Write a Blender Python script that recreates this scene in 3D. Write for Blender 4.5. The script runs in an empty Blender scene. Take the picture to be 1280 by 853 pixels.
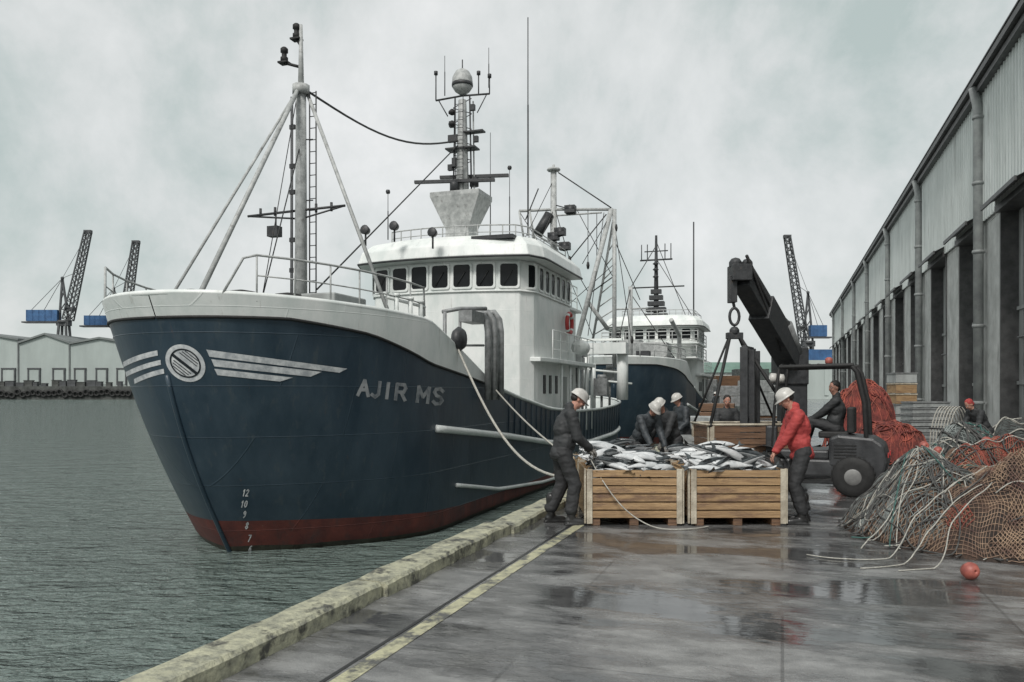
import bpy, bmesh, math, random
from mathutils import Vector, Matrix, noise as mnoise
from mathutils.bvhtree import BVHTree

SC = bpy.context.scene
COL = SC.collection
R = math.radians
rnd = random.Random(7)

# ------------------------------------------------------------------ camera
FPX = 1000.0; HOR = 490.0; CH = 1.8            # focal length and horizon in pixels of a 1280 wide picture, eye height
cam = bpy.data.cameras.new('camera'); camo = bpy.data.objects.new('camera', cam); COL.objects.link(camo)
camo.location = (0, 0, CH); camo.rotation_euler = (R(90), 0, 0)
cam.sensor_width = 36; cam.lens = 36 * FPX / 1280; cam.shift_y = (HOR - 426.5) / 1280
cam.clip_start = .05; cam.clip_end = 6000
SC.camera = camo

# ------------------------------------------------------------------ sky and light
SUN_EL, SUN_AZ = R(46), R(202)      # behind the viewer, a little to the left
w = bpy.data.worlds.new('World'); SC.world = w; w.use_nodes = True
nt = w.node_tree; nt.nodes.clear(); N = nt.nodes.new; LK = nt.links.new
out = N('ShaderNodeOutputWorld'); bg = N('ShaderNodeBackground'); bg.inputs[1].default_value = .085
sky = N('ShaderNodeTexSky'); sky.sky_type = 'NISHITA'; sky.sun_disc = False
sky.sun_elevation = SUN_EL; sky.sun_rotation = SUN_AZ; sky.air_density = 1; sky.dust_density = 3
tc = N('ShaderNodeTexCoord'); mp = N('ShaderNodeMapping'); mp.inputs['Scale'].default_value = (1.3, .8, 1.2)
LK(tc.outputs['Generated'], mp.inputs[0])
n1 = N('ShaderNodeTexNoise'); n1.inputs['Scale'].default_value = 2.6; n1.inputs['Detail'].default_value = 9; n1.inputs['Roughness'].default_value = .6
n1.inputs['Distortion'].default_value = .15
LK(mp.outputs[0], n1.inputs[0])
cr = N('ShaderNodeValToRGB'); e = cr.color_ramp.elements
e[0].position = .36; e[0].color = (3.5, 4.05, 3.9, 1); e[1].position = .68; e[1].color = (6.3, 6.35, 6.3, 1)
e2 = cr.color_ramp.elements.new(.5); e2.color = (5.0, 5.2, 5.12, 1)
LK(n1.outputs[0], cr.inputs[0])
mx = N('ShaderNodeMix'); mx.data_type = 'RGBA'; mx.inputs[0].default_value = .93
LK(sky.outputs[0], mx.inputs[6]); LK(cr.outputs[0], mx.inputs[7]); LK(mx.outputs[2], bg.inputs[0]); LK(bg.outputs[0], out.inputs[0])
sl = bpy.data.lights.new('sun', 'SUN'); sl.energy = 1.5; sl.angle = R(14); sl.color = (1, .97, .93)
so = bpy.data.objects.new('sun', sl); COL.objects.link(so)
so.rotation_euler = (R(90) - SUN_EL, 0, R(-22))
SC.view_settings.view_transform = 'Standard'; SC.view_settings.look = 'None'; SC.view_settings.gamma = 1
SC.view_settings.exposure = 0.74
SC.cycles.max_bounces = 6; SC.cycles.diffuse_bounces = 3; SC.cycles.glossy_bounces = 3; SC.cycles.use_denoising = True

# ------------------------------------------------------------------ materials
def pmat(name, c1, c2=None, scale=3.0, detail=7, rough=.5, rough2=None, metal=0, bump=0, bscale=40, stretch=(1, 1, 1),
         c3=None, c3scale=2.0, c3lo=.55, c3hi=.65, c3stretch=(1, 1, 1), lo=.35, hi=.65, spec=.5):
    m = bpy.data.materials.new(name); m.use_nodes = True
    t = m.node_tree; b = t.nodes['Principled BSDF']; b.inputs['Metallic'].default_value = metal
    b.inputs['Roughness'].default_value = rough; b.inputs['Specular IOR Level'].default_value = spec
    c2 = c2 or tuple(x * .75 for x in c1)
    co = t.nodes.new('ShaderNodeTexCoord'); ma = t.nodes.new('ShaderNodeMapping'); ma.inputs['Scale'].default_value = stretch
    t.links.new(co.outputs['Object'], ma.inputs[0])
    no = t.nodes.new('ShaderNodeTexNoise'); no.inputs['Scale'].default_value = scale; no.inputs['Detail'].default_value = detail
    no.inputs['Roughness'].default_value = .65
    t.links.new(ma.outputs[0], no.inputs[0])
    ra = t.nodes.new('ShaderNodeValToRGB'); el = ra.color_ramp.elements
    el[0].position = lo; el[0].color = (*c2, 1); el[1].position = hi; el[1].color = (*c1, 1)
    t.links.new(no.outputs[0], ra.inputs[0]); col = ra.outputs[0]
    if c3:
        m3 = t.nodes.new('ShaderNodeMapping'); m3.inputs['Scale'].default_value = c3stretch; m3.inputs['Location'].default_value = (3.1, 7.7, 1.3)
        t.links.new(co.outputs['Object'], m3.inputs[0])
        n3 = t.nodes.new('ShaderNodeTexNoise'); n3.inputs['Scale'].default_value = c3scale; n3.inputs['Detail'].default_value = 8; n3.inputs['Roughness'].default_value = .7
        t.links.new(m3.outputs[0], n3.inputs[0])
        r3 = t.nodes.new('ShaderNodeMapRange'); r3.inputs[1].default_value = c3lo; r3.inputs[2].default_value = c3hi
        t.links.new(n3.outputs[0], r3.inputs[0])
        mi = t.nodes.new('ShaderNodeMix'); mi.data_type = 'RGBA'; mi.inputs[7].default_value = (*c3, 1)
        t.links.new(r3.outputs[0], mi.inputs[0]); t.links.new(col, mi.inputs[6]); col = mi.outputs[2]
    t.links.new(col, b.inputs['Base Color'])
    if rough2 is not None:
        rr = t.nodes.new('ShaderNodeMapRange'); rr.inputs[1].default_value = lo; rr.inputs[2].default_value = hi
        rr.inputs[3].default_value = rough2; rr.inputs[4].default_value = rough
        t.links.new(no.outputs[0], rr.inputs[0]); t.links.new(rr.outputs[0], b.inputs['Roughness'])
    if bump:
        nb = t.nodes.new('ShaderNodeTexNoise'); nb.inputs['Scale'].default_value = bscale; nb.inputs['Detail'].default_value = 5
        t.links.new(ma.outputs[0], nb.inputs[0])
        bp = t.nodes.new('ShaderNodeBump'); bp.inputs['Strength'].default_value = bump; bp.inputs['Distance'].default_value = .02
        t.links.new(nb.outputs[0], bp.inputs['Height']); t.links.new(bp.outputs[0], b.inputs['Normal'])
    return m

M = {}
M['navy'] = pmat('navy_paint', (.042, .066, .088), (.020, .038, .056), scale=1.3, rough=.42, rough2=.3, stretch=(1, 1, .35), bump=.12, bscale=9,
                 c3=(.07, .085, .09), c3scale=2.2, c3stretch=(2.5, 2.5, .22), c3lo=.56, c3hi=.8)
M['redboot'] = pmat('antifouling_red', (.15, .040, .030), (.075, .022, .020), scale=2.2, rough=.6, bump=.2, stretch=(1, 1, .6),
                    c3=(.05, .035, .035), c3scale=3, c3stretch=(1.2, 1.2, .5), c3lo=.5, c3hi=.75)
M['weed'] = pmat('waterline_weed', (.045, .045, .03), (.02, .02, .015), scale=8, rough=.6, bump=.6)
M['white'] = pmat('white_paint', (.80, .81, .79), (.62, .66, .64), scale=1.6, rough=.42, bump=.08, bscale=14,
                  c3=(.28, .25, .21), c3scale=2.4, c3stretch=(3, 3, .3), c3lo=.6, c3hi=.85, stretch=(1, 1, .5))
M['decal'] = pmat('hull_marking_white', (.68, .69, .69), (.36, .38, .4), scale=7, rough=.5)
M['decaldark'] = pmat('hull_marking_dark', (.015, .02, .025), rough=.4)
M['faded'] = pmat('faded_lettering', (.36, .37, .38), (.11, .13, .15), scale=4, rough=.5, lo=.3, hi=.6)
M['steel'] = pmat('grey_steel', (.30, .31, .31), (.16, .165, .165), scale=6, rough=.5, metal=.2, c3=(.12, .07, .045), c3scale=6, c3lo=.6, c3hi=.75)
M['mast'] = pmat('mast_paint', (.48, .49, .48), (.28, .29, .285), scale=6, rough=.5, c3=(.10, .08, .07), c3scale=7, c3lo=.58, c3hi=.75)
M['dark'] = pmat('dark_steel', (.045, .047, .05), (.02, .021, .023), scale=9, rough=.5, bump=.2, c3=(.11, .08, .06), c3scale=9, c3lo=.6, c3hi=.75)
M['black'] = pmat('black_rubber', (.022, .022, .022), (.010, .010, .010), scale=12, rough=.7)
M['wire'] = pmat('wire_rope', (.05, .05, .05), (.02, .02, .02), rough=.6)
M['rope'] = pmat('pale_rope', (.5, .49, .44), (.28, .27, .24), scale=30, rough=.85, bump=.4, bscale=160)
M['ropegreen'] = pmat('teal_rope', (.06, .15, .13), (.03, .07, .065), scale=20, rough=.85)
M['ropedark'] = pmat('dark_rope', (.10, .10, .095), (.04, .04, .04), scale=20, rough=.85)
M['glass'] = pmat('dark_glass', (.012, .014, .016), (.006, .007, .008), scale=2, rough=.12, spec=.25)
M['deck'] = pmat('green_grey_deck', (.12, .14, .13), (.07, .08, .075), rough=.5)
M['orange'] = pmat('lifebuoy_red', (.50, .05, .045), (.3, .03, .03), rough=.5)
M['concrete'] = pmat('concrete', (.64, .65, .63), (.42, .43, .41), scale=1.1, rough=.85, bump=.4, c3=(.12, .12, .11), c3scale=1.2, c3stretch=(2, 2, .3), c3lo=.55, c3hi=.8)
M['clad'] = pmat('wall_cladding', (.74, .78, .76), (.58, .62, .60), scale=.9, rough=.55, stretch=(1, 1, .25), c3=(.2, .2, .185), c3scale=1.5, c3stretch=(2, 2, .15), c3lo=.56, c3hi=.85)
M['doorpaint'] = pmat('door_steel', (.40, .42, .41), (.24, .25, .245), scale=1.5, rough=.6, stretch=(1, 1, .3))
M['doorpaint2'] = pmat('door_pale', (.62, .65, .63), (.42, .44, .43), scale=1.5, rough=.6, stretch=(1, 1, .3))
M['darkroom'] = pmat('unlit_reveal', (.05, .05, .05), (.03, .03, .03), rough=.8)
M['roof'] = pmat('roof_sheet', (.16, .165, .165), (.09, .09, .09), scale=1, rough=.6)
M['gutter'] = pmat('gutter_metal', (.10, .10, .10), (.05, .05, .05), rough=.5)
M['pipe'] = pmat('downpipe_metal', (.36, .38, .37), (.22, .23, .23), scale=2, rough=.5)
M['wood'] = pmat('crate_wood', (.44, .29, .15), (.23, .14, .07), scale=4, rough=.65, stretch=(.5, 3, 9), bump=.5, bscale=22, c3=(.13, .075, .055), c3scale=4, c3lo=.50, c3hi=.70, c3stretch=(.6, 1, 2))
M['wooddark'] = pmat('wet_brown_wood', (.20, .11, .06), (.09, .05, .03), scale=4, rough=.5, stretch=(.5, 3, 9), bump=.5, bscale=22)
M['woodpale'] = pmat('pale_post_wood', (.55, .50, .40), (.30, .26, .2), scale=6, rough=.6, bump=.4)
M['fish'] = pmat('fish_skin', (.66, .67, .67), (.42, .44, .45), scale=9, rough=.28, rough2=.2, bump=.2, bscale=70)
M['fishback'] = pmat('fish_back', (.07, .08, .085), (.02, .025, .028), scale=14, rough=.25)
M['eye'] = pmat('eye_dark', (.01, .01, .01), rough=.1)
M['eyewhite'] = pmat('eye_white', (.6, .58, .55), (.5, .48, .46), rough=.3)
M['skin'] = pmat('skin', (.50, .27, .20), (.38, .18, .13), scale=18, rough=.5, bump=.1)
M['lip'] = pmat('lips', (.32, .12, .10), rough=.5)
M['jacketblack'] = pmat('dark_waterproof', (.034, .036, .038), (.020, .021, .022), scale=6, rough=.75, rough2=.6, bump=.35, bscale=12)
M['jacketblue'] = pmat('slate_workwear', (.05, .058, .065), (.022, .026, .03), scale=8, rough=.6, bump=.5, bscale=14)
M['jacketred'] = pmat('red_jacket_cloth', (.46, .065, .06), (.26, .03, .03), scale=7, rough=.75, bump=.7, bscale=15)
M['trousers'] = pmat('black_trousers', (.030, .031, .033), (.018, .018, .019), scale=6, rough=.75, bump=.35, bscale=14)
M['boot'] = pmat('rubber_boot', (.03, .03, .03), (.012, .012, .012), rough=.3)
M['helmet'] = pmat('white_helmet', (.60, .585, .55), (.36, .35, .33), scale=5, rough=.35)
M['hair'] = pmat('dark_hair', (.018, .014, .011), (.008, .007, .006), scale=40, rough=.6, bump=.6)
M['redcap'] = pmat('red_cap', (.5, .07, .06), (.3, .04, .04), rough=.8)
M['glove'] = pmat('grey_glove', (.24, .23, .21), (.13, .12, .11), rough=.8)
M['netbrown'] = pmat('net_twine_brown', (.40, .28, .19), (.10, .055, .05), scale=4.5, rough=.9)
M['netorange'] = pmat('net_twine_orange', (.42, .105, .07), (.15, .05, .04), scale=2.5, rough=.9)
M['netgrey'] = pmat('net_twine_grey', (.30, .33, .32), (.10, .115, .11), scale=3, rough=.9)
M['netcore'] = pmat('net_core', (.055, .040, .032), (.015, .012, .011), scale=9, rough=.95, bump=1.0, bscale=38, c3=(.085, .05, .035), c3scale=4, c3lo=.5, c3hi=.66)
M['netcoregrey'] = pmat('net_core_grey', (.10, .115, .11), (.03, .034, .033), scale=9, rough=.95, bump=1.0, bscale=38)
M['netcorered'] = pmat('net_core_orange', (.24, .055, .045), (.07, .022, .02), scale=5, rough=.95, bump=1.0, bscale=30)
M['float'] = pmat('float_red', (.42, .12, .09), (.22, .06, .05), scale=9, rough=.5)
M['plasticgrey'] = pmat('fish_box_plastic', (.36, .38, .37), (.2, .21, .21), scale=6, rough=.5)
M['bluepaint'] = pmat('crane_blue', (.05, .14, .30), (.03, .08, .18), scale=.5, rough=.6)
M['cranesteel'] = pmat('crane_steel', (.085, .09, .095), (.045, .048, .05), scale=.5, rough=.6)
M['farwall'] = pmat('far_shed_wall', (.42, .47, .45), (.32, .36, .345), scale=.08, rough=.8, stretch=(1, 1, .3))
M['farroof'] = pmat('far_shed_roof', (.20, .22, .215), (.13, .14, .14), scale=.1, rough=.8)
M['farstone'] = pmat('far_quay_stone', (.10, .105, .10), (.035, .037, .035), scale=.35, rough=.9)
M['greenroof'] = pmat('green_roof', (.17, .26, .22), (.1, .17, .14), scale=.2, rough=.7)
M['forklift'] = pmat('forklift_grey', (.055, .057, .06), (.022, .023, .025), scale=4, rough=.45, bump=.2)
M['rim'] = pmat('wheel_rim', (.25, .25, .24), (.12, .12, .12), rough=.5)
M['kerb'] = pmat('worn_yellow_kerb', (.46, .45, .32), (.23, .23, .18), scale=9, rough=.75, rough2=.4, bump=.9, bscale=26, c3=(.07, .07, .06), c3scale=4.5, c3lo=.50, c3hi=.62)
M['land'] = pmat('far_land', (.10, .12, .10), (.06, .07, .06), scale=.02, rough=.9)

def add_seams(name, w_, h_, dist, rust=None):
    m = M[name]; t = m.node_tree; b = t.nodes['Principled BSDF']; nd = t.nodes.new; lk = t.links.new
    co = nd('ShaderNodeTexCoord'); sp = nd('ShaderNodeSeparateXYZ'); cb = nd('ShaderNodeCombineXYZ'); lk(co.outputs['Object'], sp.inputs[0]); lk(sp.outputs[0], cb.inputs[0]); lk(sp.outputs[2], cb.inputs[1])
    br = nd('ShaderNodeTexBrick'); br.inputs['Scale'].default_value = 1; br.inputs['Brick Width'].default_value = w_; br.inputs['Row Height'].default_value = h_; br.inputs['Mortar Size'].default_value = .012; br.inputs['Mortar Smooth'].default_value = 1
    lk(cb.outputs[0], br.inputs[0])
    dn = nd('ShaderNodeTexNoise'); dn.inputs['Scale'].default_value = 1.4; dn.inputs['Detail'].default_value = 2; lk(co.outputs['Object'], dn.inputs[0])
    ad = nd('ShaderNodeMath'); ad.operation = 'MULTIPLY_ADD'; lk(br.outputs['Fac'], ad.inputs[0]); ad.inputs[1].default_value = .5; lk(dn.outputs[0], ad.inputs[2])
    bp = nd('ShaderNodeBump'); bp.inputs['Strength'].default_value = .6; bp.inputs['Distance'].default_value = dist; lk(ad.outputs[0], bp.inputs['Height'])
    if b.inputs['Normal'].is_linked: lk(b.inputs['Normal'].links[0].from_socket, bp.inputs['Normal'])
    lk(bp.outputs[0], b.inputs['Normal'])
    if rust:
        ma = nd('ShaderNodeMapping'); ma.inputs['Scale'].default_value = (5, 5, .32); lk(co.outputs['Object'], ma.inputs[0])
        n = nd('ShaderNodeTexNoise'); n.inputs['Scale'].default_value = 1.2; n.inputs['Detail'].default_value = 9; n.inputs['Roughness'].default_value = .75; lk(ma.outputs[0], n.inputs[0])
        r = nd('ShaderNodeMapRange'); r.inputs[1].default_value = rust[3]; r.inputs[2].default_value = rust[3] + .12; r.inputs[4].default_value = .75; lk(n.outputs[0], r.inputs[0])
        mi = nd('ShaderNodeMix'); mi.data_type = 'RGBA'; mi.inputs[7].default_value = (*rust[:3], 1); lk(r.outputs[0], mi.inputs[0]); lk(b.inputs['Base Color'].links[0].from_socket, mi.inputs[6]); lk(mi.outputs[2], b.inputs['Base Color'])
add_seams('navy', 2.4, .95, .02, (.12, .062, .04, .63)); add_seams('redboot', 2.4, .95, .03, (.20, .16, .13, .62)); add_seams('white', 1.9, 1.1, .012, (.24, .13, .07, .66))

def wet_ground():
    m = bpy.data.materials.new('wet_asphalt'); m.use_nodes = True; t = m.node_tree; b = t.nodes['Principled BSDF']
    nd = t.nodes.new; lk = t.links.new
    co = nd('ShaderNodeTexCoord')
    def noise(sc, det, st=(1, 1, 1), ro=.6):
        ma = nd('ShaderNodeMapping'); ma.inputs['Scale'].default_value = st; lk(co.outputs['Object'], ma.inputs[0])
        n = nd('ShaderNodeTexNoise'); n.inputs['Scale'].default_value = sc; n.inputs['Detail'].default_value = det; n.inputs['Roughness'].default_value = ro
        lk(ma.outputs[0], n.inputs[0]); return n.outputs[0]
    def ramp(x, a, b_, c, d):
        r = nd('ShaderNodeMapRange'); r.inputs[1].default_value = a; r.inputs[2].default_value = b_; r.inputs[3].default_value = c; r.inputs[4].default_value = d
        lk(x, r.inputs[0]); return r.outputs[0]
    pud = ramp(noise(.8, 8, (.55, 1.25, 1), .66), .44, .54, 0, 1)     # 1 = standing water
    fine = noise(60, 4); mid = noise(3.2, 8, (.7, 1.2, 1), .7)
    c = nd('ShaderNodeValToRGB'); el = c.color_ramp.elements
    el[0].position = .3; el[0].color = (.075, .076, .077, 1); el[1].position = .68; el[1].color = (.30, .30, .295, 1); lk(mid, c.inputs[0])
    sp = nd('ShaderNodeMix'); sp.data_type = 'RGBA'; sp.inputs[7].default_value = (.42, .42, .41, 1)
    lk(ramp(fine, .56, .75, 0, .7), sp.inputs[0]); lk(c.outputs[0], sp.inputs[6])
    br = nd('ShaderNodeTexBrick'); br.inputs['Scale'].default_value = 1; br.inputs['Brick Width'].default_value = 3.4; br.inputs['Row Height'].default_value = 1.7
    br.inputs['Mortar Size'].default_value = .012; br.inputs['Color1'].default_value = (1, 1, 1, 1); br.inputs['Color2'].default_value = (.82, .82, .82, 1); br.inputs['Mortar'].default_value = (.55, .55, .55, 1)
    lk(co.outputs['Object'], br.inputs[0])
    ml = nd('ShaderNodeMix'); ml.data_type = 'RGBA'; ml.blend_type = 'MULTIPLY'; ml.inputs[0].default_value = 1
    lk(sp.outputs[2], ml.inputs[6]); lk(br.outputs[0], ml.inputs[7])
    dk = nd('ShaderNodeMix'); dk.data_type = 'RGBA'; dk.inputs[7].default_value = (.018, .018, .019, 1); lk(ramp(pud, 0, 1, 0, .7), dk.inputs[0]); lk(ml.outputs[2], dk.inputs[6])
    lk(dk.outputs[2], b.inputs['Base Color'])
    ro = nd('ShaderNodeMath'); ro.operation = 'MULTIPLY_ADD'; lk(pud, ro.inputs[0]); ro.inputs[1].default_value = -.27; ro.inputs[2].default_value = .31
    lk(ro.outputs[0], b.inputs['Roughness']); b.inputs['Specular IOR Level'].default_value = .6
    inv = ramp(pud, 0, 1, 1, .03)
    hs = nd('ShaderNodeMath'); hs.operation = 'MULTIPLY'; lk(fine, hs.inputs[0]); lk(inv, hs.inputs[1])
    rip = noise(5.5, 3, (1, 2.2, 1)); h2 = nd('ShaderNodeMath'); h2.operation = 'MULTIPLY_ADD'; lk(rip, h2.inputs[0]); h2.inputs[1].default_value = .22; lk(hs.outputs[0], h2.inputs[2])
    bp = nd('ShaderNodeBump'); bp.inputs['Strength'].default_value = .55; bp.inputs['Distance'].default_value = .012
    lk(h2.outputs[0], bp.inputs['Height']); lk(bp.outputs[0], b.inputs['Normal'])
    return m
M['ground'] = wet_ground()

def water_mat():
    m = bpy.data.materials.new('harbour_water'); m.use_nodes = True; t = m.node_tree; b = t.nodes['Principled BSDF']
    nd = t.nodes.new; lk = t.links.new
    b.inputs['Base Color'].default_value = (.15, .19, .175, 1); b.inputs['Roughness'].default_value = .04; b.inputs['IOR'].default_value = 1.333
    co = nd('ShaderNodeTexCoord'); last = None
    for sc, st, dist in ((.5, (1, 1.9, 1), .75), (1.9, (1, 2.5, 1), .36), (6.5, (1, 1.9, 1), .05)):
        ma = nd('ShaderNodeMapping'); ma.inputs['Scale'].default_value = st; ma.inputs['Rotation'].default_value = (0, 0, .12 * sc); lk(co.outputs['Object'], ma.inputs[0])
        n = nd('ShaderNodeTexNoise'); n.inputs['Scale'].default_value = sc; n.inputs['Detail'].default_value = 4; n.inputs['Roughness'].default_value = .55; n.inputs['Distortion'].default_value = .4
        lk(ma.outputs[0], n.inputs[0])
        bp = nd('ShaderNodeBump'); bp.inputs['Strength'].default_value = 1; bp.inputs['Distance'].default_value = dist
        lk(n.outputs[0], bp.inputs['Height'])
        if last: lk(last, bp.inputs['Normal'])
        last = bp.outputs[0]
    lk(last, b.inputs['Normal'])
    return m
M['water'] = water_mat()

def line_mat():
    m = pmat('worn_line_paint', (.52, .50, .33), (.34, .33, .22), scale=14, rough=.4, bump=.5, c3=(.09, .09, .085), c3scale=5, c3lo=.46, c3hi=.58)
    return m
M['line'] = line_mat()

# ------------------------------------------------------------------ mesh helpers
class MB:
    def __init__(s): s.v = []; s.f = []; s.m = []; s.sm = []
    def add(s, vs, fs, mi=0, smooth=False):
        o = len(s.v); s.v += [tuple(x) for x in vs]
        for f in fs: s.f.append([i + o for i in f]); s.m.append(mi); s.sm.append(smooth)
        return s
    def box(s, c, d, rot=None, mi=0):
        x, y, z = d[0] / 2, d[1] / 2, d[2] / 2
        vs = [Vector((a * x, b * y, g * z)) for a in (-1, 1) for b in (-1, 1) for g in (-1, 1)]
        if rot is not None: vs = [rot @ v for v in vs]
        c = Vector(c)
        return s.add([v + c for v in vs], [(0, 1, 3, 2), (4, 6, 7, 5), (0, 4, 5, 1), (2, 3, 7, 6), (0, 2, 6, 4), (1, 5, 7, 3)], mi)
    def bar(s, a, b, w=.1, h=None, mi=0, up=(0, 0, 1)):
        a = Vector(a); b = Vector(b); d = b - a
        if d.length < 1e-6: return s
        x = d.normalized(); u = Vector(up)
        if abs(x.dot(u)) > .98: u = Vector((0, 1, 0))
        y = u.cross(x).normalized(); z = x.cross(y)
        rot = Matrix((x, y, z)).transposed()
        return s.box((a + b) / 2, (d.length, w, h or w), rot, mi)
    def tube(s, pts, r=.05, n=8, mi=0, r2=None, closed=False, cap=True):
        pts = [Vector(p) for p in pts]; k = len(pts)
        if k < 2: return s
        vs = []; ref = None
        for i, p in enumerate(pts):
            if closed: t = pts[(i + 1) % k] - pts[i - 1]
            else: t = pts[min(i + 1, k - 1)] - pts[max(i - 1, 0)]
            if t.length < 1e-9: t = Vector((0, 0, 1))
            t.normalize()
            if ref is None:
                ref = Vector((0, 0, 1)) if abs(t.z) < .9 else Vector((1, 0, 0))
            a = (ref - t * ref.dot(t))
            if a.length < 1e-5: a = t.orthogonal()
            a.normalize(); b = t.cross(a); ref = a
            rr = r if r2 is None else r + (r2 - r) * i / (k - 1)
            if isinstance(r, (list, tuple)): rr = r[i]
            for j in range(n):
                q = 2 * math.pi * j / n; vs.append(p + a * (math.cos(q) * rr) + b * (math.sin(q) * rr))
        fs = []
        for i in range(k if closed else k - 1):
            i2 = (i + 1) % k
            for j in range(n): fs.append((i * n + j, i * n + (j + 1) % n, i2 * n + (j + 1) % n, i2 * n + j))
        if cap and not closed: fs.append(tuple(range(n - 1, -1, -1))); fs.append(tuple((k - 1) * n + j for j in range(n)))
        return s.add(vs, fs, mi, True)
    def lathe(s, prof, o=(0, 0, 0), n=16, mi=0, axis=None, smooth=True):
        o = Vector(o); rot = Matrix.Identity(3) if axis is None else Vector((0, 0, 1)).rotation_difference(Vector(axis)).to_matrix()
        vs = [rot @ Vector((r * math.cos(2 * math.pi * j / n), r * math.sin(2 * math.pi * j / n), z)) + o for r, z in prof for j in range(n)]
        fs = [(i * n + j, i * n + (j + 1) % n, (i + 1) * n + (j + 1) % n, (i + 1) * n + j) for i in range(len(prof) - 1) for j in range(n)]
        fs.append(tuple(range(n - 1, -1, -1))); fs.append(tuple((len(prof) - 1) * n + j for j in range(n)))
        return s.add(vs, fs, mi, smooth)
    def ball(s, c, r, n=12, mi=0, rot=None):
        r = (r, r, r) if not isinstance(r, (tuple, list)) else r; c = Vector(c)
        vs = []; m_ = n // 2
        for i in range(1, m_):
            a = math.pi * i / m_
            for j in range(n):
                q = 2 * math.pi * j / n; v = Vector((r[0] * math.sin(a) * math.cos(q), r[1] * math.sin(a) * math.sin(q), r[2] * math.cos(a)))
                vs.append((rot @ v if rot is not None else v) + c)
        t = Vector((0, 0, r[2])); bo = -t
        if rot is not None: t = rot @ t; bo = rot @ bo
        vs += [t + c, bo + c]; T = len(vs) - 2
        fs = [(i * n + j, (i + 1) * n + j, (i + 1) * n + (j + 1) % n, i * n + (j + 1) % n) for i in range(m_ - 2) for j in range(n)]
        fs += [(T, j, (j + 1) % n) for j in range(n)] + [(T + 1, (m_ - 2) * n + (j + 1) % n, (m_ - 2) * n + j) for j in range(n)]
        return s.add(vs, fs, mi, True)
    def prism(s, poly, z0, z1, mi=0):
        n = len(poly)
        vs = [(x, y, z0) for x, y in poly] + [(x, y, z1) for x, y in poly]
        fs = [tuple(range(n - 1, -1, -1)), tuple(range(n, 2 * n))] + [(i, (i + 1) % n, n + (i + 1) % n, n + i) for i in range(n)]
        return s.add(vs, fs, mi)
    def grid(s, rows, mi=0, smooth=True):
        a = len(rows); b = len(rows[0])
        return s.add([p for r_ in rows for p in r_], [(i * b + j, i * b + j + 1, (i + 1) * b + j + 1, (i + 1) * b + j) for i in range(a - 1) for j in range(b - 1)], mi, smooth)
    def cap(s, a, b, ra, rb, n=12, mi=0):
        a = Vector(a); b = Vector(b)
        s.ball(a, ra, n, mi); s.ball(b, rb, n, mi); s.tube([a, b], ra, n, mi, r2=rb); return s
    def build(s, name, mats, parent=None, bevel=0, fixn=False):
        me = bpy.data.meshes.new(name); me.from_pydata(s.v, [], s.f)
        if not isinstance(mats, (list, tuple)): mats = [mats]
        for m in mats: me.materials.append(M[m] if isinstance(m, str) else m)
        me.polygons.foreach_set('material_index', s.m); me.polygons.foreach_set('use_smooth', s.sm)
        if fixn:
            bm = bmesh.new(); bm.from_mesh(me); bmesh.ops.remove_doubles(bm, verts=bm.verts, dist=1e-4); bmesh.ops.recalc_face_normals(bm, faces=bm.faces); bm.to_mesh(me); bm.free()
        me.update()
        o = bpy.data.objects.new(name, me); COL.objects.link(o)
        if parent: o.parent = parent
        if bevel:
            bv = o.modifiers.new('bevel', 'BEVEL'); bv.width = bevel; bv.segments = 2; bv.limit_method = 'ANGLE'
        return o

def tag(o, label=None, cat=None, group=None, kind=None):
    for k, v in (('label', label), ('category', cat), ('group', group), ('kind', kind)):
        if v: o[k] = v
    return o
def empty(name, loc, rz=0, label=None, cat=None, group=None):
    o = bpy.data.objects.new(name, None); COL.objects.link(o); o.location = loc; o.rotation_euler = (0, 0, rz)
    o.empty_display_size = .2
    tag(o, label, cat, group); return o
KIDS = {}
def copy_tree(o, parent=None):
    c = o.copy(); COL.objects.link(c)
    if parent: c.parent = parent
    for ch in [x for x in COL.objects if x.parent is o]: copy_tree(ch, c)
    return c
def struct(o): o['kind'] = 'structure'; return o

# pixel of the photo at depth Y -> point; quay frame: u along the quay, t across it (to the right)
DX, DY = .3202, .9474
def at(px, y, Y): return Vector(((px - 640) / FPX * Y, Y, CH + (HOR - y) / FPX * Y))
def gr(px, Y, z=0): return Vector(((px - 640) / FPX * Y, Y, z))
def q(u, t, z=0): return Vector((DX * u + DY * t, DY * u - DX * t, z))
def toq(p): return (DX * p[0] + DY * p[1], DY * p[0] - DX * p[1])
RQ = math.atan2(-DX, DY)          # local X = across the quay, local Y = along it
ZW = -1.4                          # water level

# ------------------------------------------------------------------ water, quay, land
b = MB(); b.add([(-3000, -200, 0), (3000, -200, 0), (3000, 4500, 0), (-3000, 4500, 0)], [(0, 1, 2, 3)])
wtr = struct(b.build('water', 'water')); wtr.location = (0, 0, ZW)
KT = -3.6                           # outer edge of the quay
b = MB(); b.box((200 + KT, 500, -2), (400, 1060, 4))
quay = struct(b.build('quay_ground', 'ground')); quay.rotation_euler = (0, 0, RQ)
def strip(name, t0, t1, u0, u1, z, mat):
    b = MB(); n = 60
    rows = [[(t0 + (t1 - t0) * j, u0 + (u1 - u0) * i / n, z) for j in (0, 1)] for i in range(n + 1)]
    b.grid(rows, smooth=False); o = struct(b.build(name, mat)); o.rotation_euler = (0, 0, RQ); return o
strip('road_marking', -2.66, -2.53, -5, 160, .004, 'line')
M['joint'] = pmat('joint_tar', (.012, .012, .012), (.006, .006, .006), rough=.3)
strip('ground_joint', -2.72, -2.69, -5, 160, .004, 'joint')
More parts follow.
